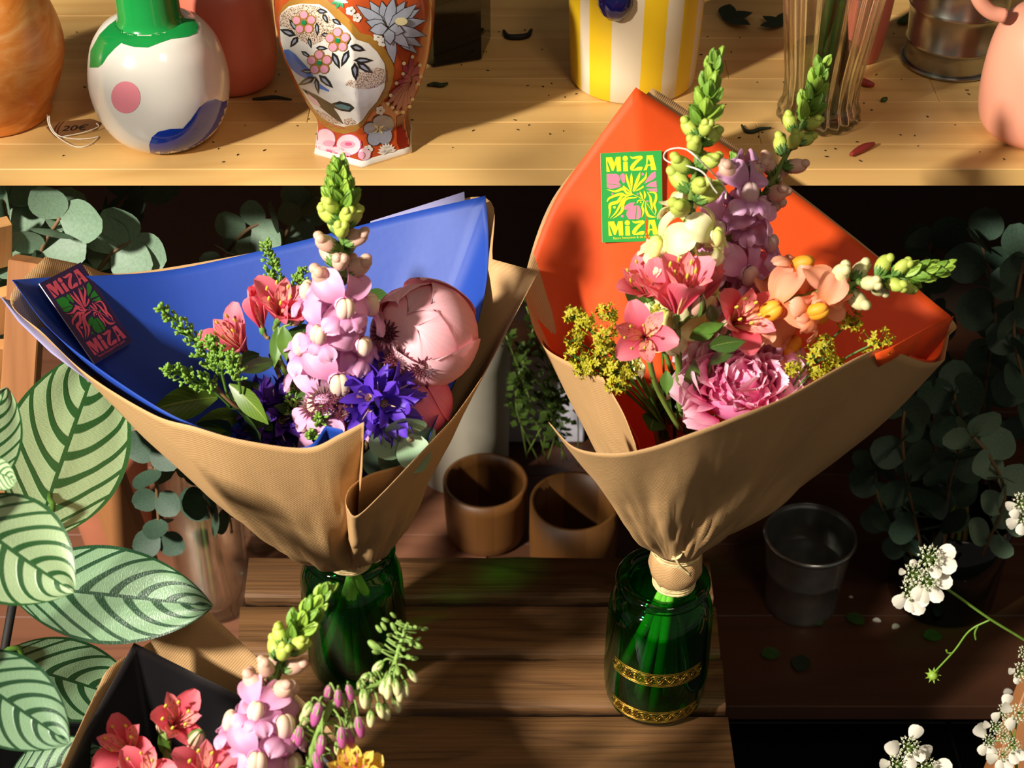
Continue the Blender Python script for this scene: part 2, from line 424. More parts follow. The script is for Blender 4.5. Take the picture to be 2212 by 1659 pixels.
# ---------------------------------------------------------------- vases on the upper shelf
def vprof(bx, by, rows, z0=ZS):
    """axis base at pixel (bx,by) on height z0; rows (py, halfwidth px) from base up -> loc, profile"""
    b = atz(bx, by, z0); pr = []
    for (py, hw) in rows:
        p = at(bx, py, b.y); z = p.z - z0; pr.append((hw * mpp(V((b.x, b.y, p.z))), z))
    return b, pr
def smooth(pr, n=5):
    P = catmull([V((r, z, 0)) for r, z in pr], n); return [(max(p.x, 0.0005), p.y) for p in P]
def shell(pr, th):
    top = pr[-1]; return [(0.0005, pr[0][1])] + pr + [(max(top[0] - th, 0.001), top[1] + 0.0)] + [(max(r - th, 0.001), max(z, pr[0][1] + th)) for r, z in pr[::-1][1:]] + [(0.0005, pr[0][1] + th)]
def vase(name, label, bx, by, rows, mat, th=0.004, seg=64, mod=None, rot=0.0, sm=5, group=None, z0=ZS, cat='vase'):
    b, pr = vprof(bx, by, rows, z0)
    if sm: pr = smooth(pr, sm)
    dz = pr[0][1]; pr = [(r, z - dz) for r, z in pr]
    t = thing(name, b, label, cat, group)
    mm = M().lathe(shell(pr, th), seg, mod=mod, rot=rot, mx=Matrix.Translation(b))
    o = put('body', mm.mesh('body', mat, True, b), Matrix.Translation(b), t)
    return t, o, mm, b, pr
gl = dict(Coat_Weight=0.6, Coat_Roughness=0.06)
m['white_gl'] = plain('white_glaze', (228, 222, 210), 0.18, 0.05, 8, **gl)
m['green_gl'] = plain('green_glaze', (24, 138, 62), 0.15, 0.1, 20, **gl)
m['pink_gl'] = plain('pink_glaze', (232, 138, 150), 0.2, 0.05, 20, **gl)
m['blue_gl'] = plain('blue_glaze', (24, 60, 170), 0.15, 0.2, 25, **gl)
# white vase with green neck
vw, ob, mmw, b, pr = vase('white_painted_vase', 'round white glazed vase with green neck, pink dot and blue splash', 362, 292,
    [(292, 74), (288, 90), (266, 118), (232, 138), (190, 149), (150, 149), (98, 137), (64, 115), (50, 96), (43, 78)], m['white_gl'])
tp = pr[-1]
nk = [(tp[0] * 1.06, tp[1] - 0.004), (tp[0] * 0.9, tp[1] + 0.002), (tp[0] * 0.86, tp[1] + 0.012), (tp[0] * 0.84, tp[1] + 0.05), (tp[0] * 0.80, tp[1] + 0.09), (tp[0] * 0.9, tp[1] + 0.1), (tp[0] * 0.7, tp[1] + 0.1), (tp[0] * 0.66, tp[1] + 0.02)]
M().lathe(smooth(nk, 3), 48, mx=Matrix.Translation(b)).put('neck', m['green_gl'], vw, label='green glazed neck')
bv = mmw.bvh()
paint(bv, [[(250, 44), (300, 36), (360, 36), (420, 42), (429, 58), (424, 72), (405, 80), (368, 85), (345, 93), (320, 103), (290, 102), (268, 96), (262, 93), (248, 105), (232, 122), (222, 138), (212, 146), (194, 146), (196, 110), (215, 75), (235, 55)]]).put('green_glaze_splash', m['green_gl'], vw)
paint(bv, [[(272 + 31 * cos(a) * 1.0 - 5 * sin(a), 210 + 34 * sin(a) + 6 * cos(a)) for a in [k * pi / 14 for k in range(28)]]]).put('pink_dot', m['pink_gl'], vw)
paint(bv, [[(322, 312), (328, 296), (342, 284), (368, 278), (395, 277), (412, 258), (430, 232), (448, 219), (466, 214), (482, 220), (500, 212), (500, 260), (475, 300), (445, 325), (400, 333), (350, 334), (325, 330)]]).put('blue_glaze_splash', m['blue_gl'], vw)
# terracotta vase
gt = G('orange_marbled_clay'); f = gt.noise(gt.mapn(gt.obj(), (1, 1, 2.2)), 16, 5, 0.6, 1.2)
m['terra'] = gt.fin(gt.ramp(f, [(0.3, lin((176, 84, 26))), (0.5, lin((206, 122, 46))), (0.68, lin((222, 158, 96)))]), 0.42, Coat_Weight=0.2)
vase('terracotta_vase', 'large mottled orange clay vase at the left end of the upper shelf', -4, 246,
     [(246, 108), (240, 116), (226, 117), (214, 122), (170, 150), (110, 170), (50, 166), (-20, 140), (-70, 90), (-100, 60), (-140, 66)], m['terra'])
m['pinkv'] = plain('pink_matt_glaze', (214, 134, 112), 0.35, 0.06, 10, Coat_Weight=0.15)
m['pinkw'] = plain('salmon_matt_glaze', (196, 104, 84), 0.4, 0.06, 10)
m['pinkx'] = plain('peach_matt_glaze', (232, 158, 130), 0.38, 0.06, 10, Coat_Weight=0.15)
vase('pink_bottle_vase', 'dusky pink rounded vase half hidden behind the white green-necked vase', 508, 178,
     [(178, 60), (172, 78), (155, 90), (110, 98), (50, 99), (0, 98), (-40, 88), (-66, 50), (-80, 34), (-120, 34)], m['pinkw'])
# yellow striped pot with blue nose
b, pr = vprof(1366, 166, [(166, 128), (160, 134), (120, 137), (60, 142), (0, 146), (-60, 150), (-110, 152)])
pr = [(r, z - pr[0][1]) for r, z in pr]
t = thing('striped_pot', b, 'cream and yellow striped ceramic pot with a dark blue knob', 'pot')
seg = 180; mm = M().lathe(shell(pr, 0.005), seg, mx=Matrix.Translation(b))
def ang(x): return asin(max(-1, min(1, (x - 1368) / 142.0)))
st = [(1220, 1247), (1267, 1308), (1372, 1420), (1456, 1488), (1503, 1516)]
for k, f in enumerate(mm.f):
    j = k % seg; a = 2 * pi * (j + 0.5) / seg; x, y = cos(a), sin(a)
    if y < 0:
        px = 1368 + 142 * x
        if any(l < px < r for l, r in st): mm.m[k] = 1
    elif sin(a * 9) > 0.1: mm.m[k] = 1
put('body', mm.mesh('body', [plain('cream_glaze', (214, 196, 166), 0.4, 0.06, 14), plain('yellow_glaze', (226, 184, 28), 0.4, 0.1, 14)], True, b), Matrix.Translation(b), t)
pz = at(1330, 2, b.y - pr[4][0]); M().ell((0, 0, 0), (0.0155, 0.012, 0.018), mx=Matrix.Translation(pz)).put('blue_knob', plain('navy_glaze', (16, 20, 88), 0.15, 0.2, 20, **gl), t)
# pink vases right
tv, ob, mmp, b, pr = vase('pink_handled_vase', 'peach pink handled vase cut off by the right edge of the upper shelf', 2226, 284,
     [(284, 84), (278, 96), (262, 112), (230, 122), (180, 127), (110, 124), (60, 112), (30, 88), (16, 62), (0, 56), (-40, 56), (-60, 66)], m['pinkx'])
p0 = at(2126, 0, b.y); hp = [at(2170, 34, b.y - .01), at(2140, 26, b.y - .01), at(2118, 4, b.y - .01), at(2112, -20, b.y - .01), at(2130, -46, b.y - .01), at(2165, -52, b.y - .01)]
M().tube(catmull(hp, 5), 0.0062, 10).put('handle', m['pinkx'], tv)
vase('slim_pink_vase', 'slim dusky pink vase standing behind the ribbed crystal vase', 1846, 122,
     [(122, 42), (112, 52), (60, 60), (0, 66), (-60, 70), (-90, 60), (-110, 40)], m['pinkw'])
# zinc pail on the upper shelf
b, pr = vprof(2050, 132, [(132, 98), (129, 99), (100, 96), (84, 98), (82, 101), (78, 98), (20, 104), (8, 106), (4, 109), (0, 106), (-60, 114), (-70, 118)])
pr = [(r, z - pr[0][1]) for r, z in pr]
t = thing('ribbed_zinc_pail', b, 'shiny zinc pail with two raised rings beside the peach handled vase', 'pail')
put('body', M().lathe(shell(pr, 0.0012), 64).mesh('body', m['metal']), Matrix.Translation(b), t)
mm = M()
for k, z in ((1, 0.0015), ):
    mm.tube([V((pr[0][0] * 1.03 * cos(a), pr[0][0] * 1.03 * sin(a), z + 0.001)) for a in [2 * pi * i / 48 for i in range(49)]], 0.002, 6)
put('base_rim', mm.mesh('base_rim', m['metal']), Matrix.Translation(b), t)
# dark green vase of glass behind the porcelain
b, pr = vprof(960, 100, [(100, 100), (96, 106), (0, 108), (-70, 110)])
pr = [(r, z - pr[0][1]) for r, z in pr]
t = thing('dark_glass_vase', b, 'dark green faceted glass vase behind the painted porcelain vase', 'vase')
put('body', M().lathe(shell(pr, 0.005), 6, rot=0.35).mesh('body', m['dglass'], False), Matrix.Translation(b), t)
for k in range(7):
    a = U(0, 6.28); q = b + V((0.02 * cos(a), 0.02 * sin(a), 0.006)); q2 = b + V((0.03 * cos(a + 2), 0.03 * sin(a + 2), 0.26))
    tag(M().tube([q, q.lerp(q2, .5) + V((U(-.003, .003), 0, 0)), q2], 0.003, 6).put('cut_stem', m['stem']), 'green flower stem standing in the dark green glass vase', 'stem', 'stems in the dark green vase')
# crystal vase
def cmod(a, z): return 1 + 0.035 * cos(16 * a) * (1.0 if z > 0.03 else 1.8)
b, pr = vprof(1766, 256, [(256, 76), (250, 84), (238, 86), (222, 80), (205, 77), (150, 83), (80, 94), (0, 106), (-60, 116)])
pr = [(r, z - pr[0][1]) for r, z in pr]
t = thing('crystal_vase', b, 'clear ribbed crystal vase with green stems standing in water', 'vase')
spr = smooth(pr, 3)
put('body', M().lathe(shell(spr, 0.0045), 128, mod=cmod).mesh('body', m['cglass']), Matrix.Translation(b), t)
wz = at(1766, 105, b.y).z - b.z
wp = [(r - 0.0062, z) for r, z in spr if 0.012 < z < wz]
M().lathe([(0.0005, 0.012)] + wp + [(wp[-1][0], wz), (0.0005, wz)], 48, mx=Matrix.Translation(b)).put('water', m['water'], t)
for k in range(13):
    a = k * 2.4; r0 = 0.006 + 0.017 * R(); q = b + V((r0 * cos(a), r0 * sin(a), 0.014)); q2 = b + V((0.026 * cos(a + 2.6), 0.026 * sin(a + 2.6), 0.3))
    tag(M().tube([q, q.lerp(q2, .5) + V((U(-.003, .003), U(-.003, .003), 0)), q2], U(0.003, 0.0055), 7).put('cut_stem', m['leafd'] if k % 3 else m['stemb']), 'green flower stem standing in the ribbed crystal vase', 'stem', 'stems in the crystal vase')

# hexagonal porcelain vase
b, pr = vprof(787, 303, [(303, 119), (296, 120), (290, 116), (255, 108), (232, 108), (205, 122), (150, 152), (95, 172), (30, 186), (-20, 187), (-80, 170), (-120, 120), (-140, 70), (-170, 76)])
pr = [(r * 1.0, z - pr[0][1]) for r, z in pr]
hv = thing('hexagonal_porcelain_vase', b, 'hexagonal orange and white porcelain vase painted with flowers and birds', 'vase')
sp = smooth(pr[2:], 4); hrot = radians(-88)
def hexl(prof):
    rows = []
    for (r, z) in prof:
        row = []
        for k in range(6):
            c0 = V((cos(hrot + k * pi / 3), sin(hrot + k * pi / 3), 0)); c1 = V((cos(hrot + (k + 1) * pi / 3), sin(hrot + (k + 1) * pi / 3), 0))
            for j in range(6):
                tt = j / 6; q = c0.lerp(c1, tt); q = q * (1 + 0.06 * sin(pi * tt) * (1 if 0.03 < z < 9 else 0)); row.append(V((q.x * r, q.y * r, z)) + b)
        rows.append(row)
    return rows
mmh = M().grid(hexl([(r, z) for r, z in sp]), closed=True)
put('body', mmh.mesh('body', plain('orange_enamel', (184, 76, 30), 0.22, 0.22, 26, **gl), True, b), Matrix.Translation(b), hv)
M().grid([[b] * 36] + hexl([(pr[0][0], 0), (pr[1][0], 0.002), (pr[2][0] * 1.01, pr[2][1]), (pr[2][0] * .98, pr[2][1] + .001)]), closed=True).put('foot_rim', m['white_gl'], hv)
bh = mmh.bvh()
def z1(polys): return scl(polys, lambda x, y: (600 + x / 4.482, y / 4.482))
def pl(name, polys, mat, lift, step=9): paint(bh, z1(polys), 4.5 if step < 14 else 4.0, lift).put(name, mat, hv)
en = {k: plain('enamel_' + k, c, 0.3, 0.12, 60, Coat_Weight=0.4) for k, c in dict(white=(236, 230, 218), gold=(170, 122, 46), grey=(158, 162, 176), pink=(232, 158, 178), rose=(214, 92, 128), crimson=(160, 50, 78), dark=(40, 38, 34), brown=(150, 112, 84), blue=(88, 124, 200), green=(28, 140, 84), cream=(226, 212, 160), navy=(60, 56, 110), teal=(96, 130, 130), red=(120, 24, 10), pale=(240, 200, 208)).items()}
gs_ = G('stippled_brown'); vo_ = gs_.n('TexVoronoi'); gs_.l(gs_.obj(), vo_.inputs['Vector']); vo_.inputs['Scale'].default_value = 900
stip = gs_.fin(gs_.mix(gs_.math('LESS_THAN', vo_.outputs['Distance'], .42), lin((222, 200, 178)), lin((112, 80, 56))), .35)
pl('gold_border', [[(20, 130), (50, 60), (120, 0), (480, 0), (560, 60), (700, 190), (800, 320), (900, 340), (1010, 440), (1100, 560), (1130, 680), (1110, 800), (1060, 930), (980, 1020), (900, 1090), (830, 1200), (760, 1270), (640, 1295), (520, 1270), (420, 1190), (330, 1060), (220, 880), (90, 600), (25, 350)]], en['gold'], .00015, 12)
pl('white_panel', [[(20, 200), (35, 130), (110, 60), (220, 35), (400, 40), (480, 90), (560, 180), (660, 260), (760, 380), (880, 420), (960, 500), (1030, 610), (1045, 700), (1030, 850), (960, 980), (880, 1070), (820, 1160), (770, 1200), (640, 1225), (560, 1205), (450, 1150), (370, 1080), (270, 930), (170, 760), (80, 560), (30, 400)]], en['white'], .0003, 12)
for q_ in ([[(25, 150), (110, 75), (250, 40), (420, 70), (500, 150), (560, 230), (520, 330), (420, 400), (320, 440), (240, 400), (150, 330), (80, 260), (25, 260)],
    [(740, 700), (830, 690), (960, 650), (1040, 670), (1040, 780), (950, 840), (850, 860), (760, 850), (650, 820), (690, 770), (750, 770)],
    [(350, 1050), (450, 1090), (560, 1140), (620, 1200), (520, 1190), (430, 1140)], [(640, 1150), (710, 1140), (765, 1180), (740, 1210), (650, 1210)]]): pl('stippled_cloud', [q_], stip, .00045, 12)
pl('blue_bird', [[(60, 480), (110, 475), (180, 530), (240, 600), (310, 670), (340, 720), (345, 765), (290, 770), (200, 720), (130, 660), (95, 590), (70, 520)], [(385, 790), (440, 830), (500, 870), (495, 885), (400, 850)]], en['blue'], .0005, 12)
pl('green_bird', [[(230, 850), (300, 880), (380, 920), (450, 960), (520, 1000), (600, 975), (700, 1000), (745, 1040), (700, 1080), (620, 1070), (540, 1040), (590, 1110), (640, 1200), (560, 1150), (470, 1080), (400, 1020), (330, 960), (280, 900)]], en['dark'], .0005, 12)
pl('bird_wing', [[(550, 1010), (620, 1000), (710, 1030), (690, 1060), (600, 1045)]], en['teal'], .0007)
pl('bird_breast', [[(300, 900), (380, 960), (420, 1020), (360, 1010), (300, 950)]], en['pale'], .0007)
def lf(x, y, a, L, w):
    dx, dy = cos(a), sin(a); return [(x, y), (x + dx * L * .3 - dy * w, y + dy * L * .3 + dx * w), (x + dx * L * .65 - dy * w * .8, y + dy * L * .65 + dx * w * .8), (x + dx * L, y + dy * L), (x + dx * L * .65 + dy * w * .8, y + dy * L * .65 - dx * w * .8), (x + dx * L * .3 + dy * w, y + dy * L * .3 - dx * w)]
dl = [(180, 340, 3.5, 170, 34), (200, 350, 2.2, 130, 30), (200, 300, -2.2, 150, 26), (300, 360, 1.3, 110, 18), (380, 100, 0.15, 110, 26), (440, 130, 1.1, 110, 24), (530, 180, .6, 110, 24), (380, 210, 1.5, 140, 22), (420, 330, 0.1, 110, 22), (700, 440, .3, 150, 36), (690, 480, 2.0, 180, 32), (730, 580, 0.0, 190, 30), (760, 600, .6, 190, 34), (740, 600, 1.5, 180, 32), (530, 500, 1.15, 180, 32), (370, 460, .05, 120, 24), (230, 490, .6, 120, 20), (400, 720, 0.75, 190, 34), (370, 740, 2.7, 190, 32), (370, 740, 1.4, 170, 24), (350, 690, 3.2, 130, 22), (700, 330, 1.9, 130, 24)]
pl('dark_leaves', [lf(*q) for q in dl], en['dark'], .0006, 12)
pl('leaf_veins', [lf(x + cos(a) * L * .2, y + sin(a) * L * .2, a, L * .55, w * .4) for x, y, a, L, w in dl], en['grey'], .0008, 12)
def fl5(x, y, r, pr_, n=5, a0=0.0): return [disc(x + r * cos(a0 + 2 * pi * k / n), y + r * sin(a0 + 2 * pi * k / n), pr_, 10) for k in range(n)]
fs = [(262, 215, 74), (585, 385, 78), (408, 600, 78)]
pl('blossom_outline', [q for x, y, r in fs for q in fl5(x, y, r * .95, r * .66, 5, -1.6)], en['gold'], .0009, 14)
pl('pink_blossom', [q for x, y, r in fs for q in fl5(x, y, r, r * .5, 5, -1.6)], en['pink'], .0012, 14)
pl('blossom_centre', [disc(x, y, 24, 10) for x, y, r in fs], en['green'], .0015, 14)
def lotus(cx, cy, tips, w, k=.86): return [lf(cx, cy, atan2(ty - cy, tx - cx), hypot(tx - cx, ty - cy), w) for tx, ty in tips]
lt = [(750, 45), (840, 200), (870, 290), (880, 0), (1000, 0), (1120, -40), (1240, 0), (1350, 30), (1380, 80), (1440, 190), (1440, 340), (1400, 450), (1350, 520), (1270, 460), (1120, 620), (1080, 430), (1220, 300)]
lo = lotus(1060, 265, lt, 52)
def outlined(name, oname, polys, inner, mf, mo, lift):
    A = M(); B = M()
    for i, (p, q) in enumerate(zip(polys, inner)):
        for T, Q, k in ((A, p, 0), (B, q, 1)):
            t_ = paint(bh, z1([Q]), 4.0, lift + i * .00011 + k * .00006); o_ = len(T.v)
            T.v += t_.v; T.f += [tuple(x + o_ for x in f) for f in t_.f]; T.m += t_.m; T.uv += t_.uv
    A.put(oname, mo, hv); B.put(name, mf, hv)
def inset(L, cx, cy, w, d=10):
    out = []
    for tx, ty in L:
        a = atan2(ty - cy, tx - cx); out.append(lf(cx + d * cos(a), cy + d * sin(a), a, hypot(tx - cx, ty - cy) - 2.4 * d, w))
    return out
lt = [lt[i] for i in (3, 6, 4, 5, 0, 8, 7, 1, 9, 12, 14, 11, 10, 2, 13, 16, 15)]
outlined('lotus_flower', 'lotus_outline', lotus(1060, 265, lt, 60), inset(lt, 1060, 265, 53), en['grey'], en['dark'], .0003)
pl('lotus_centre', [disc(1180, 200, 62, 12, 38)], en['cream'], .0024, 14)
ct = [(1200, 580), (1290, 510), (1370, 600), (1190, 690), (1120, 790), (1380, 720), (1350, 800), (1060, 920), (1030, 1010), (1080, 1050), (1120, 1100), (1190, 1100), (1260, 1040), (1290, 960)]
outlined('chrysanthemum', 'chrysanthemum_outline', lotus(1290, 790, ct, 36), inset(ct, 1290, 790, 31, 8), en['crimson'], en['red'], .0003)
pl('chrysanthemum_tips', [disc(1290 + (x - 1290) * .9, 790 + (y - 790) * .9, 18, 8) for x, y in ct], en['cream'], .0021, 14)
pl('small_white_blossom', [q for x, y in ((705, 105), (765, 170), (965, 355), (1010, 405), (990, 1065), (873, 1445)) for q in fl5(x, y, 25, 21, 5)], en['white'], .0006, 14)
pl('small_blossom_eye', [disc(x, y, 7, 6) for x, y in ((705, 105), (765, 170), (965, 355), (1010, 405), (990, 1065), (873, 1445))], en['dark'], .0009, 14)
pl('green_leaf_cluster', [lf(600, 0, a, 90, 20) for a in (.3, 1.1, 1.9, 2.7)], en['green'], .0006, 14)
pg = [(900, 1240, 70, 60), (1010, 1170, 90, 62), (1060, 1200, 62, 80), (930, 1340, 66, 68), (1030, 1310, 72, 86)]
pl('grey_pansy_outline', [disc(x, y, a + 7, 16, c + 7) for x, y, a, c in pg], en['dark'], .0005, 14)
pl('grey_pansy', [disc(x, y, a, 16, c) for x, y, a, c in pg], en['grey'], .0008, 14)
pl('pansy_centre', [lf(970, 1240, a, 66, 13) for a in (-.6, .9, 2.4, 4.0)], en['cream'], .0011, 14)
pl('daisy', [lf(1055, 1475, a, 95, 20) for a in [pi * (1 + k / 9) for k in range(10)]], en['white'], .0008, 14)
pk = [(460, 1350, 100, 105), (690, 1400, 115, 100), (400, 1440, 50, 60), (840, 1490, 55, 60), (560, 1480, 120, 60)]
pl('peony_outline', [disc(x, y, a + 6, 18, c + 6) for x, y, a, c in pk], en['rose'], .0004, 14)
pl('pink_peony', [disc(x, y, a, 18, c) for x, y, a, c in pk], en['pale'], .0007, 14)
pl('peony_petals', [disc(500, 1385, 60, 14, 30), disc(680, 1395, 70, 14, 38), disc(500, 1475, 60, 14, 34), disc(660, 1500, 50, 12, 30), disc(810, 1500, 28, 10, 34)], en['pink'], .001, 14)
pl('peony_heart', [disc(490, 1465, 40, 10, 18), disc(650, 1510, 30, 10, 16), disc(690, 1390, 36, 10, 18)], en['rose'], .0013, 14)
pl('red_side', [[(1150, 1130), (1240, 1080), (1285, 1240), (1290, 1440), (1180, 1450), (1150, 1380)]], en['red'], .0004, 14)

# price tag
tg = thing('price_tag', atz(165, 272, ZS), 'small brown price tag marked 20€ on a white string', 'tag')
c4 = [atz(x, y, ZS + .0008) for x, y in ((100, 276), (118, 266), (196, 258), (217, 266), (206, 280), (120, 297))]
mm = M().ngon([p + V((0, 0, .0008)) for p in c4][::-1]); 
for i in range(6):
    a, c = c4[i], c4[(i + 1) % 6]; mm.ngon([a, c, c + V((0, 0, .0008)), a + V((0, 0, .0008))])
mm.put('card', plain('brown_card', (128, 84, 44), 0.7), tg, False)
def text(s, size, M4, name, mat, parent, ext=0.0001, shear=0.0):
    cu = bpy.data.curves.new('t', 'FONT'); cu.body = s; cu.size = size; cu.extrude = ext; cu.align_x = 'CENTER'; cu.align_y = 'CENTER'; cu.shear = shear
    o = bpy.data.objects.new('t', cu); COL.objects.link(o); dg = bpy.context.evaluated_depsgraph_get()
    me = bpy.data.meshes.new_from_object(o.evaluated_get(dg)); bpy.data.objects.remove(o); me.materials.clear(); me.materials.append(mat)
    return put(name, me, M4, parent)
text('20€', 0.013, Matrix.Translation(atz(160, 277, ZS + .0018)) @ RZ(0.12), 'handwriting', plain('ink', (24, 18, 14), 0.6), tg, shear=.2)
M().tube(catmull([atz(x, y, ZS + z) for x, y, z in ((102, 248, .012), (106, 270, .006), (120, 292, .002), (160, 316, .001), (190, 314, .001), (212, 296, .001), (195, 299, .001), (160, 300, .001), (125, 292, .002), (109, 270, .007), (106, 250, .012))], 5), 0.0006, 5).put('string', m['string'], tg)
M().tube(catmull([atz(x, y, ZS + z) for x, y, z in ((130, 296, .002), (180, 286, .0025), (212, 274, .004), (208, 266, .006))], 5), 0.0005, 5).put('string', m['string'], tg)

# snippets lying on the upper shelf
def snip(px, path, r, mat, label, name='plant_snippet', cat='snippet', z=ZS):
    P = [atz(px[0] + x, px[1] + y, z + r * .9) for x, y in path]; P = catmull(P, 4); n = len(P)
    tag(M().tube(P, [r * (.45 + .55 * sin(pi * i / (n - 1))) for i in range(n)], 6).put(name, mat), label, cat)
m['dgreen'] = plain('dark_snippet', (30, 44, 20), .6); m['blackish'] = plain('withered_black', (22, 18, 14), .7); m['maroon'] = plain('maroon', (150, 44, 40), .5)
snip((1118, 70), [(-30, -4), (-22, 8), (0, 10), (22, 6), (30, -6)], .0032, m['blackish'], 'curled black dry leaf on the upper shelf left of the striped pot')
snip((945, 184), [(-22, 0), (-8, -2), (8, 0), (22, -4)], .0026, m['dgreen'], 'short dark green snippet just right of the porcelain vase')
snip((1632, 278), [(-30, -8), (-22, 4), (-6, 6), (12, 0), (34, -2)], .002, m['dgreen'], 'thin hooked green snippet left of the crystal vase foot')
snip((1862, 322), [(-24, 12), (-6, 2), (10, -6), (26, -12)], .0036, m['maroon'], 'short dark red stalk lying near the shelf edge right of the crystal vase')
snip((1868, 176), [(-12, -6), (0, 2), (20, 8)], .004, m['maroon'], 'small dusky red petal piece beside the slim pink vase')
snip((590, 212), [(-45, 2), (-20, 0), (5, -2), (40, 3)], .002, m['dgreen'], 'long thin dark snippet between the pink vase and porcelain vase')
snip((1910, 215), [(-6, 2), (0, 0), (6, -3)], .0025, m['leafd'], 'tiny green leaf speck right of the crystal vase')
snip((1960, 40), [(-20, 8), (0, 0), (14, -16)], .005, m['leafd'], 'dark green leaf scrap at the back left of the zinc pail')
for (px, py, L, a, lb) in ((1565, 42, .03, .3, 'dark green ivy-like leaf on the shelf between striped pot and crystal vase'), (1690, 55, .024, 2.4, 'small dark leaf at the back of the shelf beside the crystal vase')):
    mm = M(); c = atz(px, py, ZS + .003)
    for k in range(3): mm.grid(petal(L, L * .3, 1.3, 1.62, q=1.0), mx=frame(c, (0, 0, 1), (cos(a + (k - 1) * 1.0), sin(a + (k - 1) * 1.0), 0)))
    tag(mm.put('fallen_leaf', m['dgreen']), lb, 'leaf')
mm = M(); bits = [(U(0, 2212), U(60, 350)) for _ in range(150)]
for x, y in bits:
    c = atz(x, y, ZS + .0006); a = U(0, 3); mm.ell((0, 0, 0), (U(.0006, .0022), .0005, .0006), seg=5, rings=3, mx=Matrix.Translation(c) @ RZ(a))
tag(mm.put('plant_crumbs', m['blackish']), 'dark plant crumbs scattered over the pale pine upper shelf', 'crumbs', kind='stuff')
# ---------------------------------------------------------------- paper wraps
def ring(pts, n=8):
    """pts: (px, py, Y, bulge, corner?) -> list of (V, bulge)"""
    P = [(at(p[0], p[1], p[2]), p[3] if len(p) > 3 else 0.01, len(p) > 4) for p in pts]; out = []
    for i in range(len(P) - 1):
        b, c = P[i][0], P[i + 1][0]
        a = P[i - 1][0] if i > 0 and not P[i][2] else b * 2 - c
        d = P[i + 2][0] if i + 2 < len(P) and not P[i + 1][2] else c * 2 - b
        for k in range(n):
            t = k / n
            out.append((0.5 * ((2 * b) + (c - a) * t + (2 * a - 5 * b + 4 * c - d) * t * t + (3 * b - a - 3 * c + d) * t ** 3), P[i][1] * (1 - t) + P[i + 1][1] * t))
    out.append((P[-1][0], P[-1][1])); return out
def cone(N, r, rg, nv=34, off=0.0, crk=1.0, seed=0.0, v0=0.0):
    cols = []
    C = sum((p for p, _ in rg), V()) / len(rg)
    prev = None
    for (p, bl) in rg:
        d = V((p.x - N.x, p.y - N.y, 0)); d.normalize()
        a = N + d * r; cols.append((a, p, d, bl))
    rows = []
    n = len(cols)
    for i in range(nv + 1):
        v = v0 + (1 - v0) * i / nv; row = []
        for j, (a, p, d, bl) in enumerate(cols):
            q = a.lerp(p, v)
            axis = N.lerp(C, v); out = (q - axis); out.normalize()
            sag = (d * 0.6 + V((0, 0, -0.8)))
            q = q + sag * (bl * 2.6 * v ** 0.9 * (1 - v) ** 1.1 * 1.15)
            w1 = (1 - v) ** 1.3 * min(1, v * 5)
            ang_ = atan2(d.y, d.x)
            cr_ = noise.noise(V((cos(ang_) * 3.2, sin(ang_) * 3.2, v * 3 + seed))) * 0.010 + (abs(noise.noise(V((cos(ang_) * 5, sin(ang_) * 5, v * 2.2 + seed)))) - .2) * 0.014 + (abs(noise.noise(V((cos(ang_) * 12, sin(ang_) * 12, v * 5 + seed)))) - .2) * 0.006
            q = q + out * (cr_ * w1 * crk + off * min(1, v * 2.2) + noise.noise(V((j * 0.09, v * 2.2, seed + 4))) * 0.003 * v * (1 - v) * 4)
            row.append(q)
        rows.append(row)
    return rows
def sheet(rows): return M().grid(rows)
def thick(o, t):
    md = o.modifiers.new('thickness', 'SOLIDIFY'); md.thickness = t; md.offset = 0

# orange bouquet wrap
NO = at(1463, 1176, 0.945)
o_l = ring([(1372, 958, .905, .0), (1340, 905, .93, .0), (1250, 800, .965, .004), (1172, 748, 1.0, .008), (1138, 668, 1.03, .008), (1132, 590, 1.06, .006), (1190, 430, 1.09, .0), (1280, 300, 1.11, .0),
            (1370, 180, 1.13, .0, 1), (1500, 265, 1.13, .0), (1720, 412, 1.12, .0), (1890, 545, 1.10, .004), (2061, 682, 1.055, .01, 1), (2052, 722, 1.02, .018), (2036, 772, .985, .026), (2000, 778, .95, .022), (1920, 752, .92, .016),
            (1860, 790, .905, .012), (1700, 885, .872, .008), (1600, 925, .855, .006), (1500, 962, .845, .006), (1400, 985, .845, .004), (1340, 1000, .85, .004)])
o_k = ring([(1372, 958, .875, .0), (1345, 890, .89, .0), (1302, 815, .915, .0, 1), (1240, 788, .94, .002), (1172, 745, .985, .006), (1140, 664, 1.02, .008), (1136, 590, 1.055, .006), (1192, 432, 1.095, .0), (1300, 300, 1.118, .0),
            (1410, 190, 1.137, .0, 1), (1500, 250, 1.137, .0), (1720, 414, 1.127, .0), (1890, 548, 1.107, .004), (2055, 688, 1.06, .01), (2050, 724, 1.025, .018), (2040, 778, .985, .027, 1), (2000, 783, .948, .023), (1920, 757, .915, .016),
            (1860, 768, .895, .012), (1700, 856, .86, .008), (1600, 896, .84, .006), (1500, 934, .829, .006), (1400, 968, .829, .004), (1320, 980, .833, .004), (1240, 966, .845, .004), (1185, 912, .865, .004, 1)])
wo = thing('orange_bouquet_wrap', NO, 'bouquet wrap of bright orange paper inside brown kraft, standing in the right green jar', 'wrapping paper', 'bouquet wraps in green jars')
RO = cone(NO, .017, o_l, seed=2.0, off=-.0035, crk=.8)
rk = cone(NO, .0215, o_k, seed=2.0, crk=.9)
liner_o = sheet(RO).put('orange_liner', m['orange'], wo); thick(liner_o, .0004)
kraft_o = sheet(rk).put('kraft_sheet', m['kraft'], wo); thick(kraft_o, .0004)
bvo = sheet(RO).bvh()
